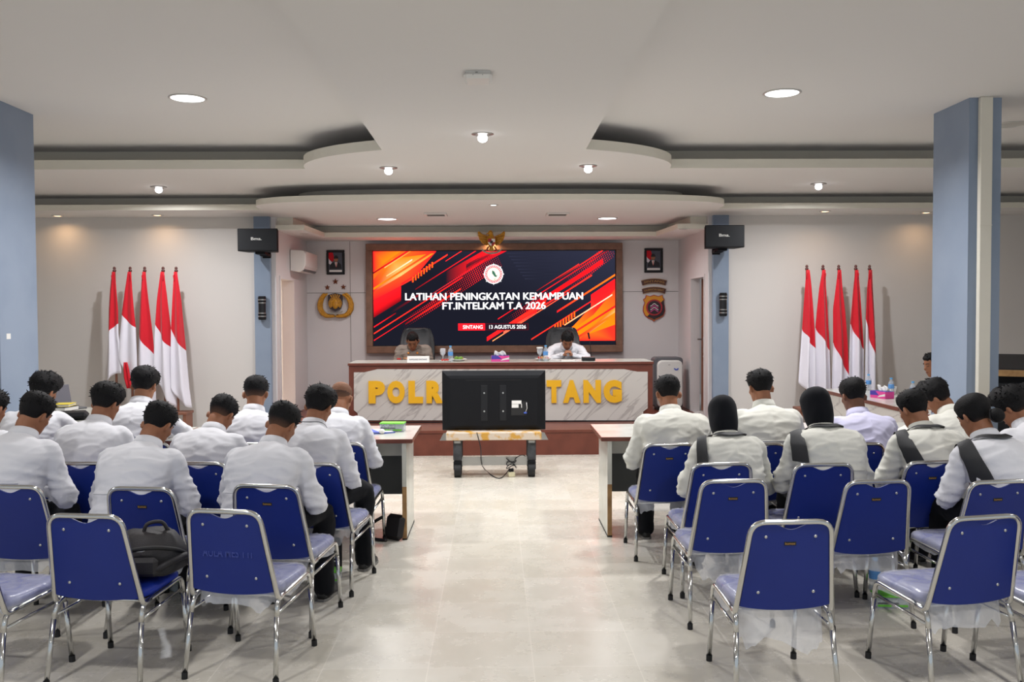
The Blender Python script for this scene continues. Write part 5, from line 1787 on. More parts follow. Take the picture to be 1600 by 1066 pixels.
    wrinkle(me, 0.007, (rnd.uniform(0, 90), 3, 7), 0.3, [KN[-1], KN[1]])
    tr = grow('trousers', me, M[trousers], t)
    for s in (-1, 1):
        A = AN[s]; sh = MB(); up = MB()
        fl = []
        for (y, hw, h, zc) in ((-.075, .020, .030, .035), (-.06, .032, .045, .045), (-.02, .036, .052, .050), (.04, .038, .042, .040), (.10, .044, .030, .030), (.15, .040, .024, .026), (.185, .022, .016, .020)):
            up_ring = ell_ring(V((A.x, A.y + .02 + y, zc)), ux, V((0, 0, 1)), hw, h, 16, .8)
            fl.append([V((p.x, p.y, max(p.z, .012))) for p in up_ring])
        sh.loft(fl)
        so = sh.build('shoe', M['shoe'], t)
        n = len(fl)
        outl = [(A.x - q[1] - .003, A.y + .02 + q[0]) for q in ((-.078, .016), (-.06, .033), (-.02, .037), (.04, .039), (.10, .045), (.15, .041), (.188, .02))]
        outl2 = [(2 * A.x - x, y) for x, y in outl[::-1]]
        MB().prism((outl + outl2)[::-1], 0.0, 0.016, axis='Z').build('sole', M['sole'], so)
    # ---------------- shirt
    mb = MB(); torso(mb, 0.007)
    for s in (-1, 1):
        if sleeve == 'long':
            limb(mb, [SH[s] - ux * s * 0.07 + V((0, 0, .004)), SH[s] + ux * s * 0.01, (SH[s] * .55 + EL[s] * .45), EL[s], (EL[s] + W[s]) / 2, W[s] - (W[s] - EL[s]).normalized() * 0.015], [.062, .066, .062, .055, .050, .040], 16, 5)
        else:
            limb(mb, [SH[s] - ux * s * 0.07, SH[s] + ux * s * 0.01, (SH[s] * .55 + EL[s] * .45), EL[s] * .9 + SH[s] * .1], [.062, .068, .066, .066], 16, 5)
    me = remesh_obj(mb, 0.0115, 4)
    bvh = BVHTree.FromPolygons([tuple(v.co) for v in me.vertices], [tuple(p.vertices) for p in me.polygons])     # the smooth shirt, before creasing
    wrinkle(me, 0.0105, (rnd.uniform(0, 90), rnd.uniform(0, 90), 1), HIP.z + 0.14, [EL[-1], EL[1]])
    smt = M['uniform'] if uniform else M[shirt]
    sho = grow('shirt', me, smt, t)
    bvh2 = BVHTree.FromPolygons([tuple(v.co) for v in me.vertices], [tuple(p.vertices) for p in me.polygons])
    def on(p, d, off=0.002, creased=False):
        """first point of the shirt met from p along d"""
        h = (bvh2 if creased else bvh).ray_cast(V(p), V(d).normalized())
        return (h[0] + h[1] * off) if h[0] is not None else None
    def ribbon(name, path, width_dir, w, m, parent, off=0.003, thick=0.0025):
        """cloth strip lying on the shirt: path of points projected from behind"""
        rows = []
        for p in path:
            row = []
            for k in (-1, -.5, 0, .5, 1):
                q = on(V(p) + width_dir * w * k + V((0, -0.6, 0)), V((0, 1, 0)), off, name == 'back_pleat')
                row.append(q if q else None)
            if all(row): rows.append(row)
        if len(rows) < 2: return None
        b = MB(); n = 5
        b.add([p for r in rows for p in r], [(j * n + i, j * n + i + 1, (j + 1) * n + i + 1, (j + 1) * n + i) for j in range(len(rows) - 1) for i in range(n - 1)], 0, True)
        o = b.build(name, m, parent); solid(o, thick, 0); return o
    # collar: a standing band that leans out and folds down
    cn = nd
    ry = ux.cross(cn) * -1
    cb = NB + cn * (0.004)
    if not hijab or True:
        rings = []
        for (h, a, b_) in ((-.01, .076, .076), (.020, .073, .072), (.050, .069, .067), (.058, .0705, .0685), (.055, .0735, .072), (.030, .0800, .080), (.004, .0865, .087), (.001, .084, .084)):
            rings.append([cb + cn * (h - 0.010 * max(0, q.dot(V((0, 1, 0)))) * 0) + q for q in ell_ring(V((0, 0, 0)), ux, ry, a, b_, 30)])
        if True:
            b = MB().loft(rings, 0, True, False); co_ = b.build('collar', smt, sho); solid(co_, 0.0022, 0)
    for s in (-1, 1):
        if sleeve == 'long':
            d = (W[s] - EL[s]).normalized()
            MB().tube([W[s] - d * .05, W[s] - d * .045, W[s] - d * .002, W[s] - d * .004], [.034, .0405, .0375, .030], 18).build('cuff', smt, sho)
    mid = side_lean
    if pleat and not uniform:
        zs = [zN - 0.20 - 0.015 * k for k in range(14)]
        ribbon('back_pleat', [V((mid * .8, 0, z)) for z in zs], V((1, 0, 0)), 0.015, smt, sho, 0.006, 0.005)
        yk = []
        b = MB(); pts = []
        for k in range(25):
            x = -0.15 + 0.30 * k / 24
            q = on(V((x + mid * .8, -0.6, zN - 0.195 + 0.006 * math.cos(x * 12))), V((0, 1, 0)), 0.0015, True)
            if q: pts.append(q)
        if len(pts) > 5: b.tube(pts, 0.004, 6); b.build('yoke_seam', smt, sho)
    # ---------------- scarf, lanyard
    if collar_band or lanyard:
        r0, r1 = (.084, .136) if collar_band else (.084, .093)
        rows = []
        for k in range(41):
            ph = R(-150 + 300 * k / 40.0)
            row = []
            for q in (0, .33, .66, 1):
                r_ = r0 + (r1 - r0) * q
                h = on(V((NB.x + r_ * math.sin(ph), NB.y - r_ * math.cos(ph), NB.z + 0.5)), V((0, 0, -1)), 0.017 - 0.003 * q)
                row.append(h)
            if all(row): rows.append(row)
        b = MB()
        b.add([p for r in rows for p in r], [(j * 4 + i, j * 4 + i + 1, (j + 1) * 4 + i + 1, (j + 1) * 4 + i) for j in range(len(rows) - 1) for i in range(3)], 0, True)
        so = b.build('scarf_band' if collar_band else 'lanyard', M['strap'], t); solid(so, 0.003, 0); sm_ = so.modifiers.new('smooth', 'SMOOTH'); sm_.iterations = 8; sm_.factor = 0.5
    if strap:
        x0, x1, z0, z1, w = strap
        n = 26
        rows = []
        dx_ = (x1 - x0) / n
        def row_at(pts, d):
            out = []
            for q in pts:
                hit = on(q, d, 0.019)
                if hit is None: return None
                out.append(hit)
            return out
        ys = [NB.y + 0.06 - 0.014 * k for k in range(13)]
        xs0 = x0 + 0.05 * (1 if x0 < -0.1 else 0.4)
        for k, y in enumerate(ys):
            xc = xs0 + (x0 - xs0) * k / (len(ys) - 1)
            r_ = row_at([V((xc + w * q, y, 1.8)) for q in (-1, -.5, 0, .5, 1)], V((0, 0, -1)))
            if r_: rows.append(r_)
        zl = min(p.z for p in rows[-1]) if rows else z0
        for k in range(n + 1):
            z = zl - 0.012 - (zl - 0.012 - z1) * k / n
            r_ = row_at([V((x0 + (x1 - x0) * k / n + w * q, -0.7, z)) for q in (-1, -.5, 0, .5, 1)], V((0, 1, 0)))
            if r_ and (not rows or all(abs(a.y - b_.y) < 0.2 for a, b_ in zip(r_, rows[-1]))): rows.append(r_)
        if len(rows) > 2:
            b = MB()
            b.add([p for r in rows for p in r], [(j * 5 + i, j * 5 + i + 1, (j + 1) * 5 + i + 1, (j + 1) * 5 + i) for j in range(len(rows) - 1) for i in range(4)], 0, True)
            so = b.build('scarf_tail', M['strap'], t); solid(so, 0.003, 0)
            sm_ = so.modifiers.new('smooth', 'SMOOTH'); sm_.iterations = 14; sm_.factor = 0.5; sb_ = so.modifiers.new('sub', 'SUBSURF'); sb_.levels = 1; sb_.render_levels = 1
    # ---------------- head things
    if hijab:
        b = MB(); rows = []
        nt = 56
        lv = [(-.20, .020), (-.17, .012), (-.14, .010), (-.10, .016), (-.06, .016), (-.02, .016), (.02, .017), (.06, .017), (.09, .018), (.11, .018), (.122, .016)]
        for z, o_ in lv:
            row = []
            for i in range(nt):
                th = 2 * math.pi * i / nt
                zz = max(-.10, z)
                p, nr = head_pt(th, min(zz, .119), o_)
                if z < .05:                                    # hangs straight down from the widest part, clear of ears and nape
                    kb = min(1, (.05 - z) / .05)
                    fr_ = max(.09, p.y) if math.cos(th) > 0 else 0.112
                    q_ = V(((.0905 - .10 * max(0, -.04 - z)) * math.sin(th), -.004 + fr_ * math.cos(th), z))
                    p = p * (1 - kb) + q_ * kb
                if z > .119: p = V((p.x * .55, p.y * .55, .119 + o_ * .9))
                fold = 0.0022 * math.sin(th * 9 + z * 60) * max(0, -math.cos(th) + .2) * (1 if z < .05 else .3)
                p = H(p + V((math.sin(th), math.cos(th), 0)) * fold)
                if z < -.03:                                   # gathers under the chin and down the neck, into the collar
                    k = min(1, (-.03 - z) / .14); k = k * k * (3 - 2 * k)
                    r_ = .072 + .018 * (1 - k)
                    tgt = NB + cn * (0.085 * (1 - k) + 0.035 - 0.03 * max(0, (-.15 - z) / .05)) + ux * (r_ * math.sin(th)) + ry * (r_ * math.cos(th) * (1 if True else -1))
                    p = p * (1 - k) + tgt * k
                row.append(p)
            rows.append(row)
        v = [p for r in rows for p in r]; f = []
        for j in range(len(rows) - 1):
            for i in range(nt):
                k = (i + 1) % nt; th = 2 * math.pi * (i + .5) / nt; zm = (lv[j][0] + lv[j + 1][0]) / 2
                if math.cos(th) > 0.62 and -0.095 < zm < 0.065: continue       # face opening
                f.append((j * nt + k, j * nt + i, (j + 1) * nt + i, (j + 1) * nt + k))
        f.append(tuple((len(rows) - 1) * nt + i for i in range(nt))[::-1])
        b.add(v, f, 0, True)
        ho = b.build('hijab', M['hijab'], t); solid(ho, 0.003, 0)
        sm_ = ho.modifiers.new('sub', 'SUBSURF'); sm_.levels = 1; sm_.render_levels = 1
    else:
        hb = hair_mesh(HAIR[hair], rnd)
        vv = hb.v
        dens = []
        st = HAIR[hair]
        for p in vv:
            th = math.atan2(p[0], p[1])
            d = (p[2] + 0.062) / 0.10
            if hair == 'thin':
                dd = math.hypot(p[0], p[1] + 0.055); d = min(1.0, dd / 0.16) * 1.0 if p[2] > 0.03 else 0.9 * max(0, (p[2] + .05) / .08)
            dens.append(max(0.0, min(1.2, d)))
        hb.v = [tuple(H(p)) for p in vv]
        ho = hb.build('hair', M[hairmat], t)
        a = ho.data.attributes.new('hair_cover', 'FLOAT', 'POINT'); a.data.foreach_set('value', dens)
        if bun:
            b = MB(); c = H((0.030, -.122, -.045))
            rr = []
            b.ball(c, (.046, .034, .042), 20, rot=Rh)
            bo = b.build('hair_bun', M['hair'], ho)
            a = bo.data.attributes.new('hair_cover', 'FLOAT', 'POINT'); a.data.foreach_set('value', [1.0] * len(bo.data.vertices))
            MB().tube([H((0.030 + .047 * math.cos(k * .35), -.112 - 0.006 * math.sin(k), -.045 + .043 * math.sin(k * .35))) for k in range(18)], .003, 6, closed=True).build('hair_net', M['strap'], bo)
    for s in (-1, 1):
        MB().tube([H((s * x, y, z)) for x, y, z in ((.017, .088, .010), (.026, .0885, .0065), (.036, .083, .0065), (.045, .075, .009))], [.0016, .0030, .0030, .0016], 6).build('eye', M['eye'], t)
        MB().tube([H((s * x, y, z)) for x, y, z in ((.014, .0945, .030), (.028, .0925, .036), (.042, .082, .036), (.052, .070, .031))], [.003, .0046, .0042, .002], 6).build('eyebrow', M['eye'], t)
    MB().tube([H((x, y, -.062)) for x, y in ((-.022, .086), (-.010, .095), (0, .0965), (.010, .095), (.022, .086))], [.002, .004, .0045, .004, .002], 6).build('mouth', M['lip'], t)
    return dict(t=t, on=on, NB=NB, zN=zN, shirt=sho, H=H, W=W, SH=SH)


SEAT_C = lambda key: C[key].location


def sit(key, dx=0.0, dy=0.0):
    c = C[key]; r = c.rotation_euler.z
    return c.location.x + dx * math.cos(r) - dy * math.sin(r), c.location.y + dx * math.sin(r) + dy * math.cos(r)


def crown_z(py, px, Y): return at(px, py, Y).z


def seated(key, chair, hx, htop, depth_off, **kw):
    """someone on a chair whose crown shows at pixel (hx, htop)"""
    c = C[chair]; rot = math.degrees(c.rotation_euler.z) + kw.pop('turn', 0)
    lean = kw.get('lean', 0.16)
    Yh = c.location.y + lean + 0.06 + depth_off
    p = at(hx, htop, Yh)
    off = Matrix.Rotation(R(rot), 3, 'Z') @ Vector((kw.get('side_lean', 0), lean + 0.05, 0))
    X = p.x - off.x
    Y = c.location.y + depth_off
    X = c.location.x + max(-0.30, min(0.30, X - c.location.x))
    print('SIT', chair, 'shift', round(X - c.location.x, 3))
    return person(key, X, Y, rot, p.z, seat=0.44, **kw)


GL, GR = 'people seated in the left block', 'people seated in the right block'
PEOPLE = {}
PEOPLE['l3a'] = seated(1, 'L3a', 50, 612, 0.02, lean=.20, hp=30, hy=-14, hr=6, sw=.21, bulk=1.08, hair='short', label='person with white shirt in the third left row, head bowed, at the left edge', group=GL)
PEOPLE['l3b'] = seated(2, 'L3b', 242, 628, 0.03, lean=.22, hp=36, hy=-10, hr=4, sw=.205, bulk=1.02, hair='short', label='person in white shirt sitting behind the black backpack chair, third left row', group=GL)
PEOPLE['l3c'] = seated(3, 'L3c', 436, 628, 0.03, lean=.22, hp=34, hy=-12, hr=5, sw=.205, bulk=1.02, hair='short', hairmat='hair_fade', legs=((-.12, .40), (.22, .38)), label='person in white shirt at the aisle end of the third left row', group=GL)
PEOPLE['l2z'] = seated(4, 'L2z', -14, 607, 0.0, lean=.18, hp=26, hy=-10, sw=.195, hair='short', label='person mostly cut off by the left edge, only the right side showing', group=GL)
PEOPLE['l2a'] = seated(5, 'L2a', 164, 599, 0.02, lean=.20, hp=26, hy=-16, sw=.205, bulk=1.05, hair='full', label='person with thick combed hair in the second left row, third from the aisle', group=GL)
PEOPLE['l2b'] = seated(6, 'L2b', 341, 617, 0.03, lean=.24, hp=42, hy=-10, hr=4, sw=.20, hair='short', hairmat='hair_fade', label='person bending the head low in the second left row, second from the aisle', group=GL)
PEOPLE['l2c'] = seated(7, 'L2c', 497, 603, 0.02, lean=.20, hp=26, hy=-10, hr=3, sw=.205, bulk=1.04, hair='full', label='person with black cord under the collar, second left row next to the aisle', lanyard=True, group=GL, pleat=False, legs=((-.12, .40), (.27, .36)))
PEOPLE['l1a'] = seated(8, 'L1a', 68, 584, 0.02, lean=.16, hp=22, hy=-18, sw=.20, hair='floppy', pose='table', label='person with tousled hair in front of the laptop, first left row', group=GL)
PEOPLE['l1b'] = seated(9, 'L1b', 227, 574, 0.02, lean=.15, hp=18, hy=-6, sw=.20, hair='full', pose='table', label='person with wavy hair sitting before the left flags, first left row', group=GL)
PEOPLE['l1c'] = seated(10, 'L1c', 401, 587, 0.02, lean=.17, hp=22, hy=2, sw=.20, hair='short', hairmat='hair_fade', pose='table', label='person with faded short hair in front of the left pilaster, first left row', group=GL)
PEOPLE['l1d'] = seated(11, 'L1d', 532, 595, 0.02, lean=.20, hp=30, hy=-4, sw=.205, hair='thin', hairmat='hair_thin', pose='lap', label='balding person in a white shirt, first left row next to the aisle', group=GL)
PEOPLE['r1a'] = seated(12, 'R1a', 1043, 586, 0.0, lean=.14, hp=20, hy=4, sw=.225, bulk=1.16, hair='short', pose='lap', shirt='shirt_cream', label='broad person in white shirt, first right row next to the aisle', group=GR)
PEOPLE['r1b'] = seated(13, 'R1b', 1187, 577, 0.02, lean=.15, hp=16, hy=10, sw=.21, bulk=1.05, hair='short', pose='table', shirt='shirt_cream', label='person holding the head upright in the first right row, second from the aisle', group=GR)
PEOPLE['r1c'] = seated(14, 'R1c', 1332, 590, 0.02, lean=.16, hp=20, hy=8, sw=.21, hair='short', pose='table', shirt='shirt_lilac', skin='skin_dark', label='person in a pale lavender shirt, first right row', group=GR)
PEOPLE['r1d'] = seated(15, 'R1d', 1470, 594, 0.04, lean=.24, hp=40, hy=38, sw=.20, hair='floppy', pose='table', shirt='shirt_cream', turn=8, label='person leaning on the table in front of the right blue column', group=GR)
PEOPLE['r1e'] = seated(16, 'R1e', 1612, 596, 0.02, lean=.14, hp=26, hy=20, sw=.20, hair='short', pose='lap', shirt='shirt_cream', legs=((-.10, .28), (.12, .28)), label='person of the first right row showing only a white sleeve at the right edge', group=GR)
PEOPLE['r2a'] = seated(17, 'R2a', 1127, 617, 0.02, lean=.18, hp=24, hy=-4, sw=.185, bulk=.96, hijab=True, collar_band=True, strap=(-.188, -.192, .865, .46, .038), shirt='shirt_cream', pleat=False, label='person in black hijab with a long black scarf tail down the back', group=GR)
PEOPLE['r2b'] = seated(18, 'R2b', 1274, 604, 0.02, lean=.18, hp=20, hy=10, sw=.205, bulk=1.10, hijab=True, collar_band=True, strap=(-.205, -.200, .935, .77, .046), shirt='shirt_cream', label='person in black hijab with a short black scarf tail, second right row', group=GR)
PEOPLE['r2c'] = seated(19, 'R2c', 1428, 608, 0.02, lean=.20, hp=26, hy=14, sw=.205, bulk=1.05, hair='short', collar_band=True, strap=(-.195, -.160, .90, .74, .048), shirt='shirt_cream', pleat=False, label='short-haired person wearing a black scarf band, second right row beside the column', group=GR)
PEOPLE['r2d'] = seated(20, 'R2d', 1588, 606, 0.02, lean=.24, hp=36, hy=26, sw=.20, hair='floppy', label='person with dark hair half cut off by the right edge, second right row', group=GR)
PEOPLE['r3c'] = seated(21, 'R3c', 1524, 615, 0.02, lean=.20, hp=30, hy=10, sw=.19, bulk=.98, hair='sleek', bun=True, collar_band=True, strap=(-.195, -.160, .90, .74, .050), pleat=False, label='person with a netted black hair bun and a black scarf tail, third right row', group=GR)

# two officers at the stage desk and the helper at the side table
PEOPLE['oa'] = person(22, at(646, 540, 12.78).x, 12.80, 180, crown_z(518, 646, 12.72) - PZ, lean=.09, hp=40, hy=0, neck=.035, sw=.20, bulk=1.02, hair='crop', hairmat='hair_fade', pose='lap', uniform=True, seat=0.50, floor=PZ, pleat=False, label='person in a grey-brown uniform with gold badges, seated at the stage desk')
o_ = PEOPLE['oa']
def patch_on(o_, x, z, w, h, m, name):
    rows = []
    for j in range(3):
        row = [o_['on'](Vector((x + w * (i / 2 - 1), 0.9, z + h * (j - 1))), Vector((0, -1, 0)), 0.012) for i in range(5)]
        if not all(row): return
        rows.append(row)
    b = MB()
    b.add([p for r in rows for p in r], [(j * 5 + i, (j + 1) * 5 + i, (j + 1) * 5 + i + 1, j * 5 + i + 1) for j in range(2) for i in range(4)], 0, True)
    solid(b.build(name, M[m], o_['shirt']), 0.003, 0)
zN_ = o_['zN']
for sx in (-1, 1):
    patch_on(o_, sx * 0.085, zN_ - 0.155, 0.040, 0.013, 'badge_gold', 'name_tape')
    patch_on(o_, sx * 0.085, zN_ - 0.20, 0.040, 0.017, 'badge_gold', 'chest_badge')
    patch_on(o_, sx * 0.060, zN_ - 0.085, 0.012, 0.010, 'badge_gold', 'collar_pip')
patch_on(o_, -0.195, zN_ - 0.20, 0.020, 0.030, 'badge_gold', 'sleeve_badge')
patch_on(o_, 0.200, zN_ - 0.165, 0.022, 0.012, 'badge_red', 'sleeve_flag')
patch_on(o_, 0.200, zN_ - 0.190, 0.022, 0.012, 'paper', 'sleeve_flag')
PEOPLE['ob'] = person(23, at(884, 540, 12.72).x, 12.80, 180, crown_z(517, 880, 12.55) - PZ, lean=.26, hp=46, hy=2, neck=.06, sw=.215, bulk=1.08, hair='short', pose='prayer', seat=0.50, floor=PZ, pleat=False, label='person in white shirt praying with clasped hands at the stage desk')
PEOPLE['side'] = person(24, 4.80, 9.62, 90, crown_z(551, 1457, 9.62), lean=.10, hp=14, hy=4, sw=.20, hair='short', pose='table', seat=0.46, pleat=False, lanyard=True, label='person seen from the side at the side table, half hidden by the column')
# ================================================================ THINGS ON THE STAGE DESK
DT = DTOP + 0.001


def on_desk(px, Y): return at(px, 560, Y).x


def bottle(x, y, z, label, h=0.20, r=0.031, group=None):
    t = thing('water_bottle', (x, y, z), 0, label, 'bottle', group)
    k = h / 0.2
    pr = [(0.001, 0), (r * .92, 0), (r, .006), (r, .05 * k), (r * .94, .06 * k), (r, .07 * k), (r, .125 * k), (r * .9, .145 * k), (r * .55, .168 * k), (r * .42, .176 * k), (r * .42, .186 * k)]
    MB().lathe(pr, n=20).build('body', M['clear'], t)
    MB().lathe([(r * 1.015, .075 * k), (r * 1.02, .076 * k), (r * 1.02, .122 * k), (r * 1.015, .123 * k)], n=20).build('label', M['bottle_label'], t)
    MB().cyl((0, 0, .182 * k), (0, 0, .2 * k), r * .48, 16).build('cap', M['bottle_cap'], t)
    return t


def goblet(x, y, z, label, covered):
    t = thing('goblet', (x, y, z), 0, label, 'glass', 'goblets on the stage desk')
    MB().lathe([(.002, 0), (.034, 0), (.034, .003), (.010, .008), (.005, .02), (.005, .062), (.018, .075), (.034, .10), (.038, .13), (.035, .168), (.033, .168), (.036, .13), (.032, .102), (.016, .08), (.002, .074)], n=24).build('bowl', M['glass'], t)
    MB().lathe([(.002, .08), (.015, .082), (.030, .103), (.034, .128), (.002, .128)], n=20).build('water', M['clear'], t)
    if covered:
        MB().lathe([(.002, .172), (.038, .172), (.040, .168), (.040, .158), (.042, .158), (.042, .172), (.036, .178), (.002, .18)], n=20).build('paper_cover', M['paper'], t)


def food_plate(x, y, z, label, seed):
    rnd = random.Random(seed)
    t = thing('snack_plate', (x, y, z), 0, label, 'plate', 'plates of snacks on the stage desk')
    MB().lathe([(.002, .004), (.05, 0), (.075, .004), (.112, .024), (.114, .027), (.108, .026), (.072, .010), (.002, .008)], n=32).build('plate', M['white_gloss'], t)
    return t, rnd


def snack(x, y, z, name, label, m, r, rnd, group):
    b = MB().ball((0, 0, 0), r, 12, rot=rot_xyz(rnd.uniform(0, 1), rnd.uniform(0, 1), rnd.uniform(0, 3)))
    o = b.build(name, M[m], None, (x, y, z))
    o.data.materials[0] = M[m]
    tag(o, label, 'snack', group)


# name plate
x = on_desk(653.5, 11.62)
t = thing('name_plate', (x, 11.63, DT), 0, 'white folded name plate on the desk before the man in uniform', 'name plate')
w = 0.14
MB().add([(-w, -0.035, 0), (w, -0.035, 0), (w, 0, .078), (-w, 0, .078), (-w, .035, 0), (w, .035, 0), (-w, -0.031, 0), (w, -0.031, 0), (w, 0, .072), (-w, 0, .072), (-w, .031, 0), (w, .031, 0)],
         [(0, 1, 2, 3), (3, 2, 5, 4), (7, 6, 9, 8), (8, 9, 10, 11), (0, 3, 9, 6), (3, 4, 10, 9), (1, 7, 8, 2), (2, 8, 11, 5), (0, 6, 7, 1), (4, 5, 11, 10)]).build('card', M['paper'], t)
me = fit_text('KAPOLRES SINTANG', 0.225, 0.020, 0.0012, 0.008)
me.transform(Matrix.Rotation(R(-24), 4, 'X'))
text_obj('lettering', me, M['print'], t, (0, -0.0195, 0.036))

goblet(on_desk(692, 11.80), 11.80, DT, 'clear goblet of water on the desk beside the man in uniform', False)
bottle(on_desk(704, 11.72), 11.72, DT, 'small water bottle with blue label beside the uncovered goblet', 0.205, 0.032, 'water bottles on the stage desk')
xp = on_desk(716, 11.85)
food_plate(xp, 11.88, DT, 'white plate of green snacks, left on the stage desk', 3)
rnd = random.Random(5)
for k, (dx, dy, m, r) in enumerate(((-.03, .01, 'food_green', (.034, .026, .02)), (.03, -.02, 'food_green', (.034, .024, .02)), (.0, .04, 'food_green', (.03, .024, .018)), (.045, .03, 'food_tan', (.028, .022, .018)))):
    snack(xp + dx, 11.88 + dy, DT + .032, 'snack', 'small snacks heaped on the left white plate', m, r, rnd, 'snacks on the left plate')
t = thing('snack_plate', (on_desk(695, 11.68), 11.66, DT), 0, 'small white saucer of red fruit before the uncovered goblet', 'plate')
MB().lathe([(.002, .004), (.04, 0), (.062, .004), (.072, .014), (.073, .016), (.060, .009), (.002, .007)], n=28).build('plate', M['white_gloss'], t)
for dx in (-.03, .005, .035):
    snack(on_desk(695, 11.68) + dx, 11.66, DT + .024, 'fruit', 'red fruit pieces on the small saucer', 'food_red', (.018, .016, .016), rnd, 'fruit on the small saucer')
# tissue box
def tissue_box(x, y, z, rz, label):
    t = thing('tissue_box', (x, y, z), rz, label, 'tissue box', 'pink tissue boxes')
    bx = MB().box((-.115, -.06, 0), (.115, .06, .075), mi=0, bev=.003)
    bx.build('carton', M['pink'], t)
    MB().prism([(-.114, .03), (.02, .034), (-.03, .074), (-.114, .074)], -.0615, -.060).build('printed_band', M['violet'], t)
    MB().prism([(.0, .012), (.114, .03), (.114, .055), (.03, .034)], -.0615, -.060).build('printed_band', M['white_gloss'], t)
    MB().box((-.113, -.058, .075), (.113, .058, .0765)).build('top_panel', M['violet'], t)
    rows = []
    for j in range(6):
        k = j / 5
        rows.append([((-.08 + .16 * i / 12) * (1 - .12 * k), (.018 * math.sin(i * 1.4 + j) + .01) * (1 - .3 * k), .076 + .052 * k + .012 * math.sin(i * .8 + 1) * k) for i in range(13)])
    b = MB(); b.add([p for r in rows for p in r], [(j * 13 + i, j * 13 + i + 1, (j + 1) * 13 + i + 1, (j + 1) * 13 + i) for j in range(5) for i in range(12)], 0, True)
    solid(b.build('tissue', M['paper'], t), .002, 0)
tissue_box(on_desk(781.5, 11.70), 11.70, DT, R(2), 'pink and violet tissue box on the middle of the stage desk')
goblet(on_desk(843.5, 11.80), 11.80, DT, 'goblet with a paper cover on the desk beside the praying man', True)
bottle(on_desk(852.5, 11.70), 11.70, DT, 'small water bottle with blue label beside the covered goblet', 0.205, 0.032, 'water bottles on the stage desk')
xp = on_desk(849, 11.86)
food_plate(xp, 11.90, DT, 'white plate of red and brown snacks, right on the stage desk', 4)
for k, (dx, dy, m, r) in enumerate(((-.05, .0, 'food_red', (.026, .022, .018)), (-.01, .03, 'food_tan', (.03, .024, .018)), (.05, .0, 'food_red', (.026, .022, .018)), (.02, -.03, 'food_tan', (.028, .022, .018)))):
    snack(xp + dx, 11.90 + dy, DT + .030, 'snack', 'small snacks heaped on the right white plate', m, r, rnd, 'snacks on the right plate')
t = thing('notepad', (on_desk(887, 11.72), 11.70, DT), R(2), 'cream notepad lying under the praying man\'s hands', 'notepad')
MB().box((-.085, -.06, 0), (.085, .06, .012)).build('pages', M['paper'], t)
MB().box((-.088, .055, 0), (.088, .063, .014)).build('binding', M['wood_raw'], t)
t = thing('microphone_base', (on_desk(919, 11.74), 11.72, DT), 0, 'black desk microphone base with thin stalk, right of the praying man', 'microphone')
MB().box((-.085, -.06, 0), (.085, .06, .05), bev=.008).build('base', M['black_plastic'], t)
MB().tube(smooth_path([(.04, .02, .05), (.035, .10, .20), (.03, .16, .29)]), .004, 8).build('stalk', M['black_matte'], t)
MB().cyl((.031, .155, .28), (.018, .18, .36), .013, 12).build('capsule', M['black_matte'], t)

# ================================================================ ON THE FRONT TABLES
def snack_box(x, y, z, rz, label, group='green lidded snack boxes'):
    t = thing('snack_box', (x, y, z), rz, label, 'box', group)
    b = MB()
    b.box((-.095, -.055, 0), (.095, .055, .004)).box((-.095, -.055, .004), (-.092, .055, .062)).box((.092, -.055, .004), (.095, .055, .062)).box((-.092, -.055, .004), (.092, -.052, .062)).box((-.092, .052, .004), (.092, .055, .062))
    b.build('tub', M['clear'], t)
    MB().box((-.088, -.049, .005), (.088, .049, .045), bev=.004).build('contents', M['box_white'], t)
    MB().box((-.086, -.0562, .010), (-.01, -.0548, .022)).box((.01, -.0562, .010), (.08, -.0562 + .0014, .022)).build('print', M['green'], t)
    MB().box((-.086, -.0562, .026), (.03, -.0548, .034)).build('print', M['grey_plastic'], t)
    MB().box((-.098, -.058, .062), (.098, .058, .072), bev=.004).build('lid', M['green'], t)
    return t
M['box_white'] = mat('box_cardboard', (214, 210, 190), 0.7)
p = atz(613, 675, TZ)
t = snack_box(p.x, p.y + .04, TZ, R(-4), 'clear snack box with open green lid on the left table, near the aisle end')
p = atz(583, 677, TZ)
t = thing('folder', (p.x - .02, p.y + .03, TZ), R(25), 'blue folder lying on the left table beside the snack box', 'folder')
MB().box((-.16, -.11, 0), (.16, .11, .006)).box((-.16, -.11, .012), (.16, .11, .016), rot=rot_xyz(0, R(5), 0)).build('cover', M['folder_blue'], t)
MB().box((-.15, -.10, .006), (.15, .10, .012)).build('sheets', M['paper'], t)
p = atz(594, 678, TZ)
o = MB().ball((0, 0, 0), (.024, .022, .02), 12).build('tissue_ball', M['paper'], None, (p.x + .015, p.y - .01, TZ + .02))
tag(o, 'crumpled white tissue between the blue folder and the snack box', 'tissue')

# laptop, papers and bag on the left side table
p = atz(98, 636, TZ)
xl, yl = -4.27, 9.05
t = thing('laptop', (xl, yl, TZ), R(58), 'open grey laptop on the left side table', 'laptop')
MB().box((-.17, -.12, 0), (.17, .12, .016), bev=.004).build('keyboard_base', M['grey_plastic'], t)
MB().box((-.165, -.004, 0), (.165, .004, .225), bev=.003, rot=rot_xyz(R(-14), 0, 0), piv=(0, 0, 0)).build('screen_lid', M['steel_grey'] if 'steel_grey' in M else mat('laptop_grey', (104, 102, 112), 0.45), t).location = (0, .122, .012)
def book(x, y, z, rz, w, d, h, m, label):
    t = thing('book', (x, y, z), R(rz), label, 'book', 'papers stacked on the left side table')
    MB().box((-w, -d, 0), (w, d, .003)).box((-w, -d, h - .003), (w, d, h)).box((-w, -d, .003), (-w + .004, d, h - .003)).build('cover', M[m], t)
    MB().box((-w + .004, -d + .004, .003), (w - .006, d - .004, h - .003)).build('pages', M['paper'], t)
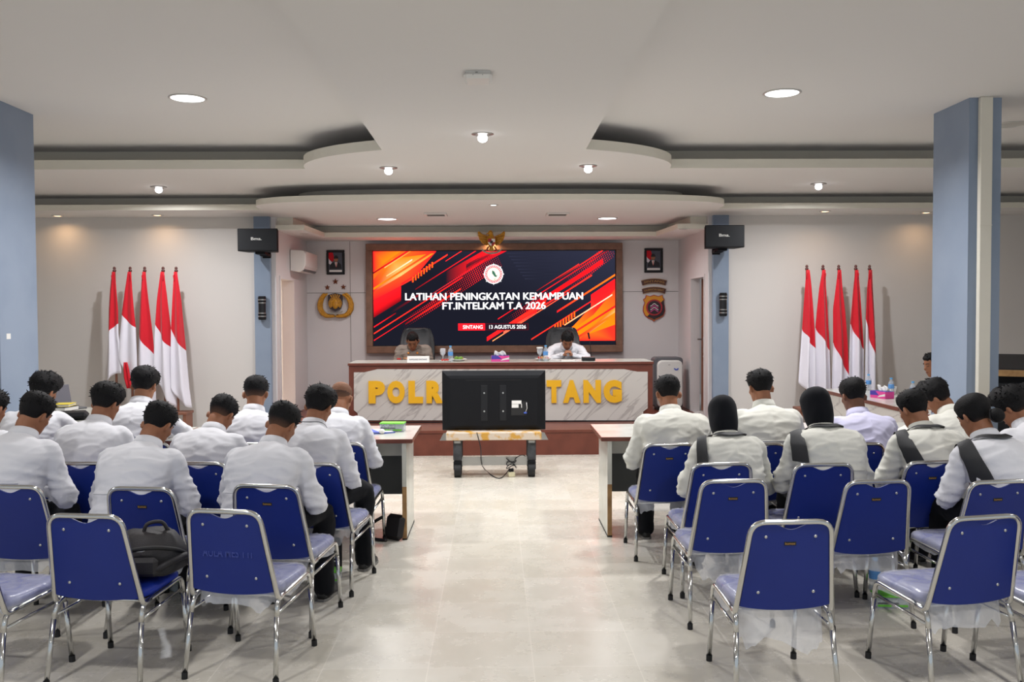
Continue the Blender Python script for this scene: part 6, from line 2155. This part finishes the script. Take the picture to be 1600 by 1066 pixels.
book(-4.10, 8.52, TZ, 12, .16, .12, .045, 'paper', 'thick white book at the bottom of the stack before the laptop')
book(-4.08, 8.51, TZ + .0455, -8, .15, .11, .04, 'black_plastic', 'black book in the middle of the stack before the laptop')
book(-4.09, 8.53, TZ + .086, 6, .14, .10, .022, 'yellow', 'yellow book on top of the stack before the laptop')
t = thing('laptop_bag', (-3.84, 8.15, TZ), R(20), 'black laptop bag lying on the left side table nearest the viewer', 'bag')
MB().box((-.19, -.13, 0), (.19, .13, .07), bev=.03).build('body', M['black_matte'], t)
MB().tube(smooth_path([(-.06, .12, .05), (-.05, .18, .055), (.05, .18, .055), (.06, .12, .05)]), .008, 8).build('handle', M['black_matte'], t)

# things on the right side table
def st(px, py): return atz(px, py, TZ)
p = st(1405, 622); tissue_box(4.14, p.y, TZ, R(-72), 'pink tissue box on the right side table')
for px, py, lb in ((1357, 600, 'small water bottle far down the right side table, before the flags'), (1399, 607, 'small water bottle behind the tissue box on the right side table'), (1443, 614, 'small water bottle on the right side table by the column')):
    p = atz(px, py + 10, TZ)
    bottle(min(4.40, max(3.98, p.x)), min(10.6, max(8.3, p.y)), TZ, lb, 0.19, .031, 'water bottles on the right side table')
for px, py, lb in ((1352, 602, 'white lidded cup far down the right side table'), (1409, 609, 'white lidded cup next to the tissue box')):
    p = atz(px, py + 9, TZ)
    t = thing('paper_cup', (min(4.35, max(3.97, p.x)) + (.09 if px > 1400 else -.03), min(10.4, max(8.4, p.y)) + .12, TZ), 0, lb, 'cup', 'white cups on the right side table')
    MB().lathe([(.002, 0), (.026, 0), (.036, .085), (.034, .085), (.024, .004), (.002, .004)], n=20).build('cup', M['paper'], t)
    MB().lathe([(.002, .09), (.036, .09), (.038, .084), (.038, .080), (.035, .084)], n=20).build('lid', M['white_gloss'], t)
t = thing('phone', (4.25, 9.35, TZ), R(35), 'black phone lying on the right side table', 'phone')
MB().box((-.036, -.075, 0), (.036, .075, .008), bev=.003).build('body', M['black_plastic'], t)
MB().box((-.033, -.071, .008), (.033, .071, .0085)).build('screen', M['glass_dark'] if 'glass_dark' in M else mat('dark_glass', (20, 22, 26), 0.1), t)

# ================================================================ ON AND UNDER THE CHAIRS
# backpack on the empty chair at the left back
c = C['L4b']
rz = c.rotation_euler.z
pb = c.location + Matrix.Rotation(rz, 3, 'Z') @ Vector((0.105, 0.06, 0))
t = thing('backpack', (pb.x, pb.y, 0.437), rz + R(10), 'black backpack lying on the seat of the empty left back row chair', 'backpack')
mb = MB()
rows = []
for k in range(9):
    u = k / 8
    z = .012 + .205 * u
    a = .175 * (1 - .30 * u ** 2.2) * (0.9 + .1 * math.sin(u * 3.1)); b_ = .135 * (1 - .42 * u ** 2.4)
    rows.append([(a * math.copysign(abs(math.cos(q)) ** .7, math.cos(q)) + .012 * math.sin(3 * q + u * 4), b_ * math.copysign(abs(math.sin(q)) ** .7, math.sin(q)) + .02 * u + .008 * math.sin(5 * q), z + .006 * math.sin(4 * q + 2)) for q in [2 * math.pi * j / 36 for j in range(36)]])
mb.loft(rows)
M['bag'] = mat('black_nylon', (38, 34, 36), 0.6, bump=(180, .2), var=(5, (28, 26, 30), .4, .6))
bo = mb.build('body', M['bag'], t); sb = bo.modifiers.new('s', 'SUBSURF'); sb.levels = 1; sb.render_levels = 1
MB().tube(smooth_path([(-.12, -.125, .10), (-.05, -.150, .15), (.06, -.145, .165), (.15, -.08, .14), (.175, .0, .10)]), [.010] * 25, 8).build('zip_line', M['rubber'], t)
MB().tube(smooth_path([(.06, -.145, .05), (.13, -.13, .085), (.185, -.04, .10), (.19, .05, .06), (.14, .12, .03)]), .016, 8).build('shoulder_strap', M['bag'], t)
MB().tube(smooth_path([(-.02, -.02, .205), (.0, -.015, .25), (.06, .0, .255), (.09, .01, .21)]), .009, 8).build('handle', M['bag'], t)
MB().box((-.10, -.168, .03), (.09, -.125, .12), bev=.018).build('front_pocket', M['bag'], t)
pk = [(.0, 0), (.012, .016), (.024, .004), (.034, .012), (.046, 0), (.034, -.004), (.012, -.004)]
MB().prism([(x - .02, z + .15) for x, z in pk], -.143, -.138).build('mountain_mark', M['paper'], t)

def under(px, py): return atz(px, py, 0)
p = under(284, 922)
for k, (z, lb) in enumerate(((0, 'snack box on the floor behind the backpack chair, lower of the two'), (.074, 'snack box on the floor behind the backpack chair, upper of the two'))):
    snack_box(p.x, p.y + .05, z, R(70 + 6 * k), 'green lidded ' + lb)
p = under(507, 911)
snack_box(p.x, p.y + .05, 0, R(5), 'green printed snack box on the floor under the third row aisle chair')
p = under(523, 898)
t = thing('drink_tumbler', (p.x, p.y + .03, 0), 0, 'black tumbler with a round white emblem standing under the aisle chairs', 'tumbler')
MB().lathe([(.002, 0), (.038, 0), (.042, .01), (.045, .19), (.040, .205), (.040, .225), (.002, .228)], n=24).build('body', M['black_matte'], t)
a_ = [(.021 * math.cos(2 * math.pi * k / 20), .13 + .021 * math.sin(2 * math.pi * k / 20)) for k in range(20)]
MB().prism(a_, -.047, -.0425).build('emblem', M['paper'], t)
MB().box((-.016, -.047, .088), (.016, -.0425, .096)).build('emblem_text', M['paper'], t)
p = under(1397, 951)
snack_box(p.x, p.y + .05, 0, R(-6), 'green lidded snack box on the floor behind the empty right back row chairs')
p = under(1370, 925)
bottle(p.x, p.y + .03, 0, 'clear water bottle standing on the floor in the right block', .20, .034)
# black bag by the left table leg
p = under(612, 848)
t = thing('shoulder_bag', (p.x, p.y + .08, 0), R(-35), 'black shoulder bag leaning at the leg of the left table', 'bag')
b = MB().box((-.09, -.03, .0), (.09, .03, .19), bev=.03, rot=rot_xyz(R(-14), 0, 0), piv=(0, 0, 0))
b.build('body', M['bag'], t)
MB().tube(smooth_path([(-.11, .02, .16), (-.19, -.02, .10), (-.20, -.06, .02), (-.10, -.09, .012), (.0, -.07, .012)]), .012, 8).build('strap', M['bag'], t)

# black lectern beyond the right column
A = at(1592, 600, 8.6)
t = thing('lectern', (4.98, 8.6, 0), R(-28), 'black lectern with a slanted wooden top edge beyond the right column', 'lectern')
bevel(MB().prism([(-.26, .0), (.26, .0), (.31, 1.14), (-.31, 1.14)], 0, .42).build('cabinet', M['black_matte'], t), .006)
b = MB().box((-.36, -.10, 1.14), (.36, .48, 1.20), bev=.01, rot=rot_xyz(R(12), 0, 0), piv=(0, .2, 1.16))
b.build('reading_top', M['black_plastic'], t)
MB().box((-.365, -.112, 1.13), (.365, -.098, 1.19), rot=rot_xyz(R(12), 0, 0), piv=(0, .2, 1.16)).build('wood_edge', M['wood_raw'], t)
MB().box((-.24, -.012, .10), (.24, 0, 1.0), bev=.004).build('front_panel', M['black_plastic'], t)
# paper scrap on the left column
p = at(18, 526, 7.3)
o = MB().box((0, -.03, -.022), (.002, .03, .022)).build('paper_scrap', M['paper'], None, (-3.83, 7.22, at(18, 526, 7.15).z))
tag(o, 'small white paper scrap stuck on the left blue column', 'paper')
